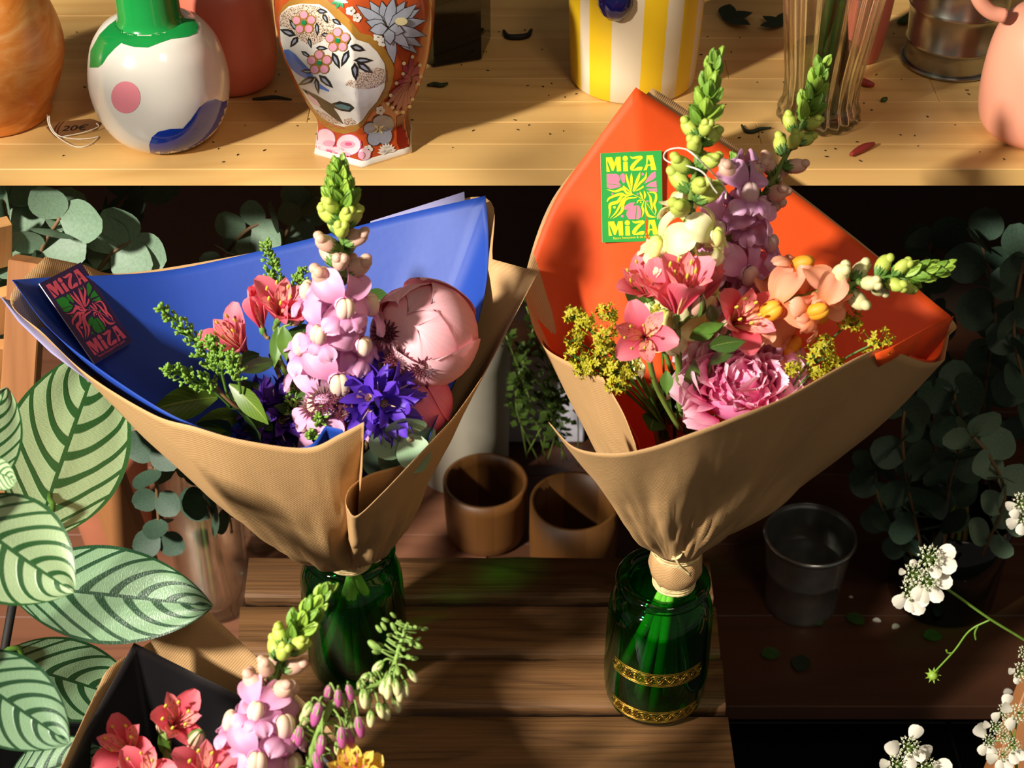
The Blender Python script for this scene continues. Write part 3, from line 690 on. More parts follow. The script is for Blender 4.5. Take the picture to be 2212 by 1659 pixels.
# the liner's rolled lip at the right
lip = [[at(x, y, Y) for x, y, Y in r] for r in (
    [(1890, 765, .90), (1935, 745, .905), (1990, 715, .93), (2030, 695, .97), (2061, 682, 1.05)],
    [(1895, 790, .915), (1950, 768, .93), (2000, 735, .955), (2035, 708, .99), (2058, 690, 1.045)],
    [(1930, 830, .95), (1980, 800, .97), (2010, 765, .985), (2040, 730, 1.01), (2052, 700, 1.03)])]
o = M().grid([catmull(r, 4) for r in lip]).put('liner_fold', m['orange'], wo); thick(o, .0004)

# blue bouquet wrap
NB = at(757, 1196, 0.955)
b_l = ring([(778, 1000, .86, .0), (742, 934, .842, .0, 1), (706, 926, .85, .0, 1), (664, 972, .85, .02), (560, 972, .852, .026), (430, 930, .855, .03), (330, 883, .867, .03), (190, 788, .91, .026), (92, 705, .955, .02), (17, 603, 1.01, .015, 1), (100, 597, 1.035, .012), (350, 582, 1.085, .006), (600, 528, 1.11, .0),
            (860, 462, 1.12, .0), (1055, 418, 1.115, .0, 1), (1062, 500, 1.09, .0), (1060, 600, 1.05, .004), (1040, 700, 1.01, .008), (1003, 800, .965, .01), (965, 880, .92, .012), (938, 942, .885, .012)])
b_k = ring([(782, 1020, .832, .0), (786, 912, .825, .0, 1), (735, 938, .83, .01), (660, 968, .835, .02), (520, 950, .837, .026), (420, 922, .842, .03), (330, 895, .858, .03), (190, 810, .905, .026), (95, 722, .95, .02), (22, 645, .99, .015), (97, 555, 1.06, .012, 1), (180, 572, 1.08, .01), (275, 590, 1.10, .006), (600, 535, 1.125, .0),
            (860, 470, 1.135, .0), (1050, 428, 1.128, .0), (1064, 560, 1.06, .0, 1), (1163, 587, 1.03, .0, 1), (1108, 690, .985, .006), (1050, 800, .945, .01), (985, 895, .905, .014), (940, 945, .875, .016), (885, 1003, .85, .012), (825, 1066, .834, .008), (772, 1114, .828, .004), (752, 1100, .83, .0), (747, 1078, .837, .0), (760, 1050, .85, .0), (800, 1024, .868, .0), (860, 1006, .885, .0), (905, 982, .897, .0)])
wb = thing('blue_bouquet_wrap', NB, 'bouquet wrap of royal blue paper inside brown kraft, standing in the left green jar', 'wrapping paper', 'bouquet wraps in green jars')
RB = cone(NB, .015, b_l, seed=7.0, off=-.0035, crk=.8)
rk2 = cone(NB, .0195, b_k, seed=7.0, crk=1.0)
liner_b = sheet(RB).put('blue_liner', m['blue'], wb); thick(liner_b, .0004)
kraft_b = sheet(rk2).put('kraft_sheet', m['kraft'], wb); thick(kraft_b, .0004)
bvb = sheet(RB).bvh()
# lilac backing sheet showing behind the blue one
lil = [[at(x, y, Y) for x, y, Y in r] for r in (
    [(0, 640, 1.0), (17, 648, 1.005), (70, 660, 1.02)], [(40, 695, .985), (60, 690, .99), (95, 700, 1.0)], [(110, 762, .955), (115, 745, .965), (135, 735, .975)], [(200, 830, .92), (200, 815, .93), (210, 800, .945)])]
o = M().grid([catmull(r, 3) for r in lil]).put('lilac_backing', m['lilac'], wb); thick(o, .0004)
lil = [[at(x, y, Y) for x, y, Y in r] for r in ([(800, 478, 1.128), (900, 447, 1.13), (1003, 414, 1.132)], [(800, 520, 1.12), (900, 500, 1.12), (1006, 470, 1.12)])]
o = M().grid(lil).put('lilac_backing', m['lilac'], wb); thick(o, .0004)
# bottom-left bouquet wrap
NK = at(430, 2180, 0.70)
k_l = ring([(60, 1800, .66, .0), (130, 1680, .70, .0), (192, 1556, .75, .0), (288, 1384, .80, .0, 1), (400, 1440, .80, .0), (525, 1502, .79, .0), (640, 1570, .775, .0), (760, 1690, .73, .0, 1), (740, 1850, .62, .0), (560, 1960, .56, .01), (350, 1980, .55, .01), (150, 1930, .58, .01), (62, 1830, .64, .0)])
k_k = ring([(50, 1800, .67, .0), (128, 1664, .715, .0), (205, 1500, .77, .0), (240, 1440, .79, .0), (325, 1386, .825, .0, 1), (432, 1303, .84, .0, 1), (560, 1425, .825, .0), (700, 1560, .79, .0), (790, 1690, .74, .0, 1), (750, 1860, .61, .0), (560, 1970, .55, .01), (350, 1990, .54, .01), (150, 1940, .57, .01), (55, 1830, .65, .0)])
wk = thing('black_bouquet_wrap', NK, 'bouquet wrap of black paper in kraft, bottom left in front of the crate', 'wrapping paper')
RK = cone(NK, .02, k_l, seed=12.0, off=-.002, crk=.5)
o = sheet(RK).put('black_liner', m['black'], wk); thick(o, .0004)
o = sheet(cone(NK, .024, k_k, seed=12.0, crk=.5)).put('kraft_sheet', m['kraft'], wk); thick(o, .0004)
bvk = sheet(RK).bvh()

# ---------------------------------------------------------------- shop cards
def card(name, label, bvh, quad, lift, cb, cl, cf, cd_, notch=0):
    c = []
    for (x, y) in quad:
        h = bvh.ray_cast(CAM, ray(x, y).normalized())[0]; c.append(h)
    if c[1] is None: c[1] = c[0] + c[2] - c[3]
    tl, tr, br, bl_ = c
    cen = (tl + tr + br + bl_) / 4; n = (tr - tl).cross(tl - bl_).normalized()
    if n.dot(CAM - cen) < 0: n = -n
    # flatten to a plane
    def flat(p, q):
        d = ray(*q).normalized(); t_ = (cen + n * lift - CAM).dot(n) / d.dot(n); return CAM + d * t_
    c = [flat(p, q) for p, q in zip(c, quad)]; tl, tr, br, bl_ = c
    def P(x, y, h=0.0):
        u = (x - 203) / 947; v = (y - (150 - 40 * u)) / 1405
        return tl.lerp(tr, u).lerp(bl_.lerp(br, u), v) + n * h
    t = tag(put(name, None, Matrix.Translation(cen)), label, 'card')
    mm = M(); a = [p - n * .0004 for p in c]; b2 = [p + n * .0004 for p in c]
    for i in range(4): mm.ngon([a[i], a[(i + 1) % 4], b2[(i + 1) % 4], b2[i]], 1)
    mm.ngon(b2[::-1], 0); mm.ngon(a, 1)
    mm.put('card_stock', [cb, plain('card_edge', (230, 224, 214), .6)], t, False)
    def polys(name, L, mat, h):
        mm = M(); h0 = h
        for q in L:
            q = [V((x, y)) for x, y in q]; k = len(q)
            vs, _, fs, *_r = delaunay_2d_cdt(q, [(i, (i + 1) % k) for i in range(k)], [], 1, 1e-4)
            b0 = len(mm.v); mm.v += [P(v_.x, v_.y, .0004 + h) for v_ in vs]
            for f in fs: mm.f.append(tuple(b0 + i for i in f)); mm.m.append(0); mm.uv.append(tuple((.5, .5) for _ in f))
            h += .000004
        o = mm.put(name, mat, t, False); return o
    Lm = [(285, 215), (378, 210), (412, 300), (440, 208), (512, 203), (518, 430), (450, 434), (440, 320), (398, 425), (372, 425), (335, 330), (303, 260), (310, 330), (345, 437), (290, 441)]
    Li = [(550, 285), (618, 280), (625, 430), (550, 432)]; Ld = disc(583, 232, 42)
    Lz = [(655, 198), (700, 208), (770, 194), (830, 188), (857, 208), (850, 235), (800, 275), (745, 335), (700, 408), (760, 372), (800, 360), (848, 362), (850, 385), (830, 418), (680, 424), (655, 400), (655, 360), (690, 310), (750, 255), (820, 222), (760, 238), (700, 242), (668, 225)]
    La = [(915, 185), (1012, 180), (1065, 410), (980, 412), (972, 345), (935, 345), (915, 412), (862, 416), (905, 320)]
    for i, (nm_, L) in enumerate((('letter_m', [Lm]), ('letter_i', [Li, Ld]), ('letter_z', [Lz]), ('letter_a', [La]))):
        for dx, dy in ((0, 0), (14, 1006)):
            polys(nm_, [[(x + dx, y + dy) for x, y in q] for q in L], cl, .0001)
    polys('letter_hole', [[(938 + dx, 235 + dy), (968 + dx, 290 + dy), (966 + dx, 322 + dy), (922 + dx, 322 + dy)] for dx, dy in ((0, 0), (14, 1006))], cb, .00022)
    pk = [[(290, 470), (440, 470), (480, 500), (500, 570), (470, 590), (510, 650), (400, 630), (290, 625)], [(500, 490), (540, 460), (570, 480), (575, 600), (545, 625), (500, 530)], [(290, 635), (400, 640), (510, 660), (440, 690), (340, 705), (290, 680)],
          [(1050, 430), (1055, 520), (990, 570), (870, 625), (920, 540), (985, 460)], [(1060, 575), (1065, 680), (890, 665), (960, 610)], [(890, 705), (1070, 695), (1070, 755), (960, 735)],
          [(535, 1030), (570, 970), (640, 925), (720, 915), (700, 960), (600, 1030)], [(590, 1060), (660, 980), (745, 960), (735, 1060), (720, 1180), (620, 1180), (585, 1120)], [(755, 960), (790, 970), (815, 1060), (810, 1140), (770, 1185), (738, 1175)],
          disc(850, 477, 20), disc(373, 783, 16), disc(765, 783, 15), disc(915, 895, 16), disc(520, 1135, 22)]
    polys('printed_petals', pk, cf, .0001)
    rb = [([(590, 465), (610, 570), (670, 765)], 3, 26, 10), ([(675, 455), (672, 560), (675, 720)], 2, 30, 4), ([(810, 445), (770, 560), (690, 740)], 3, 34, 6), ([(908, 438), (890, 530), (800, 620), (700, 750)], 3, 26, 8), ([(540, 662), (590, 700), (690, 790)], 18, 16, 3), ([(860, 665), (810, 700), (720, 745)], 18, 18, 3),
          ([(285, 715), (420, 745), (540, 705), (600, 770), (690, 795)], 2, 30, 4), ([(288, 905), (330, 850), (450, 800), (520, 785), (580, 810), (690, 800)], 10, 30, 3), ([(310, 1160), (330, 1060), (340, 950), (450, 910), (530, 810), (640, 806)], 3, 36, 3), ([(330, 1172), (420, 1080), (490, 960), (540, 860), (640, 810)], 2, 26, 3), ([(375, 1172), (460, 1110), (520, 1040), (540, 930), (600, 860), (750, 840)], 2, 32, 8),
          ([(600, 750), (690, 790), (860, 880), (960, 1010), (1050, 1140)], 3, 7, 2), ([(800, 745), (820, 800), (850, 870)], 3, 22, 3), ([(865, 730), (880, 800), (870, 870)], 3, 24, 3), ([(910, 745), (960, 830), (970, 900), (985, 990), (985, 1040)], 3, 28, 3), ([(940, 755), (1040, 770), (1050, 860), (1020, 950), (1045, 1040), (1030, 1110)], 8, 28, 3),
          ([(862, 890), (835, 980), (850, 1060), (825, 1150)], 3, 24, 2), ([(880, 910), (890, 1020), (920, 1110), (980, 1140), (1050, 1145)], 3, 30, 2), ([(850, 885), (780, 885), (750, 930)], 4, 14, 8)]
    polys('printed_leaves', [ribbon(q[0], q[1] * .8, q[2] * .74, q[3] * .8) for q in rb] + [disc(402, 995, 22), disc(812, 915, 14)], cl, .00018)
    ex = (tr - tl).normalized(); ey = (tl - bl_); ey = (ey - ex * ey.dot(ex)).normalized(); nn = ex.cross(ey)
    M4 = Matrix((ex, ey, nn)).transposed().to_4x4(); M4.translation = P(680, 1466, .0005)
    text('fleurs françaises & de saison', (tr - tl).length * .058, M4, 'small_print', cl, t, .00001)
    return t
fm = lambda n, c: plain(n, c, .5, .04, 20)
card('green_shop_card', 'green card with yellow MiZA lettering and pink flowers on the orange paper', bvo, [(1297, 331), (1429, 325), (1432, 520), (1301, 524)], .0035,
     fm('card_green', (44, 160, 66)), fm('print_yellow', (244, 222, 40)), fm('print_pink', (240, 130, 156)), None)
card('purple_shop_card', 'dark purple card with pink MiZA lettering and green flowers on the blue paper', bvb, [(84, 613), (174, 567), (287, 738), (204, 787)], .010,
     fm('card_purple', (44, 22, 74)), fm('print_coral', (236, 88, 110)), fm('print_green', (24, 140, 36)), None)
# string looped round the card and the cream snapdragon
tag(M().tube(catmull([at(x, y, Y) for x, y, Y in ((1568, 430, .93), (1562, 400, .935), (1500, 335, .915), (1470, 320, .95), (1442, 325, .97), (1434, 340, .98), (1450, 352, .97), (1490, 360, .93), (1520, 374, .92), (1540, 405, .92), (1550, 418, .92))], 6), .0006, 5).put('white_string', m['string']),
    'thin white string looping beside the green card over the cream snapdragon', 'string')

# ---------------------------------------------------------------- green jars
def jar(bx, by, label, bands):
    b, pr = vprof(bx, by, [(1500, 92), (1497, 100), (1480, 108), (1440, 111), (1380, 112), (1330, 112), (1300, 106), (1280, 94), (1268, 84), (1258, 82)], ZC)
    b0, _ = vprof(1412, 1498, [(1, 1)], ZC); s = 1
    bb, pr = vprof(1412, 1498, [(1498, 88), (1494, 98), (1482, 106), (1440, 112), (1380, 113), (1330, 113), (1306, 111), (1286, 101), (1276, 88), (1270, 80), (1262, 79)], ZC)
    dz = pr[0][1]; pr = [(r, z - dz) for r, z in pr]; sp = smooth(pr, 4)
    t = thing('green_glass_jar', b, label, 'jar', 'green glass jars on the crate')
    mm = M().lathe(shell(sp, .0032), 72); o = put('body', mm.mesh('body', m['gglass']), Matrix.Translation(b), t)
    rt, zt = sp[-1]
    mm = M(); rr = .0058; rows = []
    for i in range(13):
        a = 2 * pi * i / 12; rad = rt + .003 + rr * 1.15 * cos(a); zz = zt + .004 + rr * sin(a)
        rows.append([V((rad * cos(2 * pi * k / 72), rad * sin(2 * pi * k / 72), zz)) for k in range(72)])
    mm.grid(rows, 0, True); put('rim', mm.mesh('rim', m['gglass']), Matrix.Translation(b), t)
    if bands:
        for z0, z1_ in ((.012, .027), (.062, .077)):
            def rad(z): 
                for (r0, a0), (r1, a1) in zip(sp, sp[1:]):
                    if a0 <= z <= a1: return r0 + (r1 - r0) * (z - a0) / max(1e-6, a1 - a0)
                return sp[-1][0]
            mm = M()
            A0, A1 = radians(-150), radians(-42)
            def cp(a, z): r_ = rad(z) + .0004; return V((r_ * cos(a), r_ * sin(a), z))
            for zz in (z0, z0 + .0016, z1_ - .0016, z1_): mm.tube([cp(A0 + (A1 - A0) * i / 40, zz) for i in range(41)], .00028, 4)
            zm = (z0 + z1_) / 2; hh = (z1_ - z0) / 2 - .0025; nk = 9
            for k in range(nk):
                ac = A0 + (A1 - A0) * (k + .5) / nk; aw = (A1 - A0) / nk * .62
                for sc_ in (1.0, .55, .25): mm.tube([cp(ac + aw * sc_ * cos(q), zm + hh * sc_ * sin(q)) for q in [2 * pi * i / 14 for i in range(15)]], .0003, 4)
                mm.tube([cp(ac + aw * (-1 + 2 * i / 8), zm + hh * .9 * sin(pi * i / 4)) for i in range(9)], .0003, 4)
            put('gold_band', mm.mesh('gold_band', m['gold']), Matrix.Translation(b), t)
    return t, b, zt, sp
j1, jb1, zt1, jp = jar(1412, 1496, 'green glass jar with gold ornament bands under the orange bouquet', True)
j2, jb2, zt2, _ = jar(775, 1430, 'plain green glass jar under the blue bouquet, left half of the crate', False)
# stems in the jars
m['stemg'] = plain('wet_stem_green', (110, 200, 60), .4, .2, 40)
def stems(N, jb, n, lab, grp, s0):
    random.seed(s0)
    for k in range(n):
        a = 2 * pi * k / n + U(-.2, .2); r = U(.016, .037); foot = jb + V((r * cos(a), r * sin(a), .008 + U(0, .012)))
        top = N + V((-.5 * r * cos(a) * .3, -.3 * r * sin(a), -.004)); md = top.lerp(foot, .45) + V((U(-.002, .002), U(-.002, .002), 0))
        tag(M().tube(catmull([top, md, foot], 5), U(.0022, .0048), 8).put('cut_stem', m['stemg']), lab, 'stem', grp)
stems(NO, jb1, 11, 'bright green cut stem inside the gold banded green jar', 'stems in the gold banded jar', 3)
stems(NB, jb2, 10, 'bright green cut stem inside the plain green jar', 'stems in the plain green jar', 5)
# raffia bindings
def binding(N, pts, rads, label, kraftcuff=True):
    t = thing('raffia_tie', N, label, 'tie'); mm = M()
    for k in range(12):
        r = rads[0] + U(-.0006, .0012); z = U(-.005, .006); tl_ = U(-.004, .004)
        mm.tube([N + V((r * cos(a), r * sin(a), z + tl_ * cos(a + k))) for a in [2 * pi * i / 26 for i in range(27)]], U(.0007, .0012), 5)
    mm.put('winding', m['raffia'], t)
    mm = M()
    for path in pts:
        for k in range(3): mm.tube(catmull([p + V((U(-.0008, .0008), -.0008 * k, U(-.0008, .0008))) for p in [at(*q) for q in path]], 4), .0008, 5)
    mm.put('knot', m['raffia'], t); return t
NO2 = NO + V((0, 0, -.006))
yk = NO.y - .024
binding(NO2, [[(1430, 1180, yk), (1455, 1200, yk - .003), (1470, 1222, yk - .002), (1492, 1240, yk - .002)], [(1478, 1180, yk), (1466, 1202, yk - .004), (1450, 1206, yk - .002)], [(1455, 1178, yk), (1476, 1190, yk - .004), (1488, 1188, yk)]], [.0195], 'cream raffia tied round the neck of the orange bouquet')
mm = M(); zz = [(0, .0185), (-.008, .021), (-.018, .0225), (-.028, .020), (-.036, .0165)]
dN = (jb1 + V((0, 0, zt1)) - NO); 
rows = []
for dz, r in zz:
    row = []
    for k in range(40):
        a = 2 * pi * k / 40; rr = r * (1 + .10 * noise.noise(V((cos(a) * 3, sin(a) * 3, dz * 60)))); row.append(NO + V((rr * cos(a), rr * sin(a), dz - .004)))
    rows.append(row)
mm.grid(rows, closed=True); o = mm.put('kraft_cuff', m['kraft'], wo); thick(o, .0004)
mm = M(); c = NO + V((0, 0, -.038))
for k in range(12):
    r = .0168 + U(-.0006, .001); z = U(-.006, .004)
    mm.tube([c + V((r * cos(a), r * sin(a), z + .001 * cos(a + k))) for a in [2 * pi * i / 26 for i in range(27)]], U(.0008, .0013), 5)
tag(mm.put('raffia_band', m['raffia']), 'lower cream raffia band under the kraft cuff of the orange bouquet', 'tie')
yb = NB.y - .018
binding(NB + V((0, 0, -.004)), [[(786, 1190, yb - .002), (795, 1202, yb - .004), (780, 1222, yb - .006), (770, 1228, yb - .008)], [(790, 1192, yb - .002), (800, 1206, yb - .006), (812, 1212, yb - .008), (822, 1206, yb - .008)]], [.0165], 'cream raffia knot under the blue bouquet at the jar mouth')
# ---------------------------------------------------------------- petals and leaves: materials
m['sn_pink'] = petalmat('snapdragon_pink', (206, 128, 176), (232, 170, 206), (240, 186, 216), trans=.3, veins=.12)
m['sn_cream'] = petalmat('snapdragon_palate', (226, 166, 196), (240, 206, 190), (244, 222, 184), trans=.2, veins=.05)
m['sn_white'] = petalmat('snapdragon_ivory', (206, 214, 120), (240, 236, 180), (246, 238, 200), trans=.3, veins=.1)
m['sn_ycore'] = petalmat('ivory_palate', (240, 236, 190), (236, 232, 150), (214, 222, 110), trans=.2, veins=.05)
m['sn_lilac'] = petalmat('snapdragon_lilac', (206, 130, 190), (234, 176, 218), (240, 196, 226), trans=.3, veins=.12)
m['sn_lcore'] = petalmat('lilac_palate', (220, 164, 200), (232, 190, 196), (236, 204, 190), trans=.2, veins=.05)
m['sn_peach'] = petalmat('snapdragon_peach', (236, 140, 80), (246, 168, 130), (248, 180, 150), trans=.3, veins=.12)
m['sn_orange'] = petalmat('orange_palate', (248, 150, 60), (250, 166, 36), (250, 186, 60), trans=.2, veins=.1)
m['bud_pink'] = plain('bud_pink', (224, 180, 158), .5, .15, 90, .15)
m['bud_cream'] = plain('bud_cream', (228, 218, 160), .5, .15, 90, .15)
m['bud_lime'] = plain('bud_yellow_green', (190, 206, 90), .5, .15, 90, .15)
m['al_out'] = petalmat('alstroemeria_pink', (196, 56, 88), (236, 104, 128), (246, 138, 152), trans=.28, veins=.22)
m['al_in'] = petalmat('alstroemeria_streaked', (250, 214, 130), (246, 170, 150), (242, 120, 140), trans=.25, veins=.15, streak=(110, 20, 50))
m['al_in2'] = m['al_in']
m['al_coral'] = petalmat('alstroemeria_coral', (200, 48, 70), (228, 84, 102), (238, 116, 128), trans=.28, veins=.2)
m['al_yel'] = petalmat('alstroemeria_yellow', (226, 170, 40), (234, 184, 60), (240, 200, 90), trans=.28, veins=.2, streak=(110, 60, 20))
m['anther'] = plain('anther', (196, 178, 60), .6, .15, 200)
m['pe_pink'] = petalmat('peony_pink', (222, 92, 152), (242, 142, 188), (253, 212, 226), trans=.3, veins=.1)
m['pe_bud'] = petalmat('peony_bud_pink', (226, 90, 130), (244, 164, 170), (248, 196, 204), trans=.2, veins=.08)
m['pe_bud2'] = petalmat('peony_bud_rose', (214, 70, 110), (236, 112, 140), (240, 130, 156), trans=.2, veins=.12)
m['camp'] = petalmat('bellflower_violet', (120, 84, 190), (96, 54, 188), (84, 44, 178), trans=.25, veins=.2)
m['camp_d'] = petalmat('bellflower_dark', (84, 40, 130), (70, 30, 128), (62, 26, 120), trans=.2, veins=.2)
m['astr'] = petalmat('astrantia_bract', (120, 44, 66), (78, 22, 44), (96, 32, 54), trans=.2, veins=.3)
m['astr_c'] = plain('astrantia_pins', (138, 92, 72), .7, .3, 120)
m['astr_d'] = plain('astrantia_dark', (96, 30, 54), .6, .3, 120)
m['yell'] = plain('lady_mantle_yellow', (172, 164, 28), .6, .2, 120, .15)
m['euc'] = plain('eucalyptus_leaf', (112, 138, 112), .55, .14, 18, .12)
m['euc_f'] = petalmat('eucalyptus_front', (160, 184, 140), (126, 156, 122), (134, 164, 130), .5, .12, .2)
m['white'] = plain('white_petal', (244, 238, 222), .6, .05, 60, .3)
m['whitec'] = plain('white_floret', (226, 226, 196), .7, .1, 200, .1)
m['fox'] = plain('foxglove_magenta', (196, 96, 156), .5, .25, 50, .2)
m['foxg'] = plain('foxglove_green', (134, 166, 80), .6, .2, 120, .1)
def leafmat(name, c, cv):
    g = G(name); u, v = g.uv(); a = g.math('ABSOLUTE', g.math('SUBTRACT', u, .5))
    mid = g.math('LESS_THAN', a, .025)
    s_ = g.math('SINE', g.math('SUBTRACT', g.math('MULTIPLY', v, 50.0), g.math('MULTIPLY', a, 46.0)))
    k = g.math('MAXIMUM', mid, g.math('MULTIPLY', g.math('GREATER_THAN', s_, .93), .5))
    nz = g.noise(g.obj(), 30, 3); col = g.mix(nz, lin(tuple(x * .8 for x in c)), lin(c)); g.bump(k, .2, .001)
    return g.fin(g.mix(g.math('MULTIPLY', k, .7), col, lin(cv)), .38, .18)
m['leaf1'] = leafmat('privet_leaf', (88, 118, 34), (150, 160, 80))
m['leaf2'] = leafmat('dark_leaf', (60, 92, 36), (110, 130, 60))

# ---------------------------------------------------------------- snapdragon
def floret_mesh(mp, mc, tag_, seed):
    random.seed(seed); mm = M()
    mm.lathe([(.12, 0), (.17, .15), (.21, .45), (.26, .7), (.24, .78)], 12, mod=lambda a, z: 1 + .08 * cos(2 * a))
    rt_ = Matrix.Rotation(radians(-72), 4, 'X')
    for sx in (-1, 1): mm.ell((0, 0, 0), (.19, .2, .31), 1, 14, 10, mx=Matrix.Translation((sx * .062, -.09, .82)) @ rt_)
    for sx in (-1, 1):
        mm.grid(petal(1.0, .43, .1, -1.7 + U(-.3, .3), 8, 9, 1.35, .42, .5, -.25, .11, 2), mx=frame(V((sx * .1, .1, .68)), (sx * .60, .78, .18), (sx * .3, 0, 1)))
    for sx in (-1, 0, 1):
        mm.grid(petal(.58 if sx else .46, .28, -.3, 1.5 + U(-.3, .3), 7, 7, 1.3, .42, .5, -.2, .15, 2), mx=frame(V((sx * .2, -.32, .82)), (sx * .85, -.55, .42), (0, -.5, -.8)))
    return mm.mesh('floret' + tag_, [mp, mc])
def calyx_mesh():
    mm = M()
    for k in range(5): mm.grid(petal(.42, .12, .5, .1, 2, 3, .8, .7, .4, .3), mx=RZ(k * 2 * pi / 5))
    mm.tube([V((0, 0, -.25)), V((0, 0, .05))], .05, 6); return mm.mesh('calyx', m['calyx'])
def bud_mesh(mb, seed, cal=True, n=1):
    random.seed(seed); mm = M()
    mm.ell((0, 0, .40), (.22, .24, .36), 0, 12, 9); mm.ell((.09, .07, .68), (.14, .14, .16), 0, 10, 6); mm.ell((-.09, .07, .68), (.14, .14, .16), 0, 10, 6)
    if cal:
        for k in range(5): mm.grid(petal(.5, .2, .6, -.15, 2, 4, .8, .6, .5, .4), 1, mx=RZ(k * 2 * pi / 5) @ Matrix.Translation((.1, 0, 0)))
    mm.tube([V((0, 0, -.3)), V((0, 0, .08))], .06, 6, 1); return mm.mesh('bud', [mb, m['calyx']])
def tip_mesh(seed):
    random.seed(seed); mm = M()
    for k in range(4): mm.grid(petal(.75, .24, .3, -.3, 2, 5, .8, .6, .6, .5), mx=RZ(k * pi / 2) @ Matrix.Translation((.07, 0, 0)))
    mm.ell((0, 0, .35), (.16, .16, .34), 0, 8, 6); return mm.mesh('green_bud', m['lime'])
CAL = calyx_mesh(); TIPM = tip_mesh(1); TIPM2 = tip_mesh(2); TIPM2.materials[0] = m['green']
FM = {}
def flm(kind):
    if kind not in FM:
        mp, mc = dict(pink=(m['sn_pink'], m['sn_cream']), white=(m['sn_white'], m['sn_ycore']), lilac=(m['sn_lilac'], m['sn_lcore']), peach=(m['sn_peach'], m['sn_orange']))[kind]
        FM[kind] = [floret_mesh(mp, mc, '', 20 + i) for i in range(4)]
    return FM[kind]
BUD = {k: bud_mesh(m[k], 5) for k in ('bud_pink', 'bud_cream', 'bud_lime')}
def spike(label, group, pts, kind, size, t1, nfl, nb1, nb2, nt, seed, t0=.05, bud='bud_pink', view=None, stemr=.0032, tipw=1.0):
    """pts px,py,Y from bottom to tip"""
    random.seed(seed); P = catmull([at(*p) for p in pts], 10); N_ = len(P) - 1
    L = sum((P[i + 1] - P[i]).length for i in range(N_))
    def pos(t):
        x = max(0, min(.9999, t)) * N_; i = int(x); return P[i].lerp(P[i + 1], x - i), (P[i + 1] - P[i]).normalized()
    root = thing('snapdragon', P[0], label, 'flower', group)
    M().tube(P, [stemr * (1 - .55 * i / N_) for i in range(N_ + 1)], 8).put('stem', m['stem'], root)
    ms = flm(kind); a = U(0, 6); k = 0
    def place(name, me, t, s, tilt, sub=None):
        nonlocal a
        p, d = pos(t); a += 2.39996 + U(-.25, .25)
        x = d.cross(V((0, -.8, .3))).normalized(); y = d.cross(x)
        out = x * cos(a) + y * sin(a); z = (out + d * tilt).normalized()
        yl = d - z * d.dot(z); yl.normalize(); xl = yl.cross(z)
        F4 = Matrix((xl, yl, z)).transposed().to_4x4() @ Matrix.Scale(s, 4); F4.translation = p + out * stemr * .6
        o = put(name, me, F4, root)
        if sub: put('calyx', sub, F4, o)
    for i in range(nfl):
        t = t0 + (t1 - t0) * i / nfl
        place('floret', ms[i % 4], t, size * U(.9, 1.08) * (1 - .22 * i / nfl), U(.2, .6), CAL)
    t = t1
    for i in range(nb1):
        t = t1 + .19 * i / nb1; place('bud', BUD[bud], t, size * (.92 - .22 * i / nb1), .6)
    for i in range(nb2):
        t = t1 + .19 + .12 * i / nb2; place('bud', BUD['bud_lime'], t, size * (.74 - .14 * i / nb2), .8)
    ts = t1 + .30
    for i in range(nt):
        u = i / (nt - 1); t = ts + (1.0 - ts) * u * .97; s = size * (.72 - .30 * u) * tipw
        place('green_bud', TIPM if i % 2 else TIPM2, t, s, 1.1 + 2.2 * u)
    return root

# blue bouquet
spike('pink snapdragon spike at the centre of the blue bouquet, green tip over the shelf edge', None, [(735, 900, .93), (722, 780, .925), (728, 640, .92), (738, 500, .925), (731, 360, .935)], 'pink', .0335, .54, 15, 8, 7, 22, 4, t0=.02, stemr=.0036)
# orange bouquet
spike('ivory snapdragon with lime buds rising tallest at the centre of the orange bouquet', None, [(1440, 760, .955), (1470, 620, .95), (1490, 450, .94), (1512, 300, .945), (1545, 122, .965)], 'white', .032, .50, 11, 7, 6, 20, 9, t0=.04, bud='bud_lime', tipw=.95)
spike('lilac snapdragon leaning right behind the ivory one in the orange bouquet', None, [(1560, 760, 1.0), (1590, 620, 1.0), (1612, 490, 1.0), (1680, 370, 1.01), (1745, 240, 1.03), (1775, 138, 1.04)], 'lilac', .032, .46, 12, 6, 5, 18, 14, t0=.02, bud='bud_pink')
spike('lilac snapdragon half hidden between the ivory spike and the orange paper', None, [(1545, 800, .99), (1560, 640, .985), (1575, 500, .98), (1590, 420, .985), (1600, 372, .99)], 'lilac', .031, .9, 11, 2, 0, 2, 15, t0=.05, bud='bud_pink')
spike('peach and orange snapdragon lying sideways to the right in the orange bouquet', None, [(1610, 740, .95), (1690, 660, .935), (1770, 632, .925), (1880, 606, .92), (1970, 592, .925), (2046, 578, .93)], 'peach', .031, .44, 7, 6, 5, 20, 23, t0=.02, bud='bud_cream', tipw=.9)
# black bouquet
spike('mauve snapdragon spike in the black bouquet at the bottom left', None, [(560, 1790, .66), (560, 1640, .665), (575, 1520, .68), (620, 1400, .70), (705, 1275, .72)], 'pink', .030, .50, 12, 6, 6, 20, 31, t0=.1, bud='bud_pink')

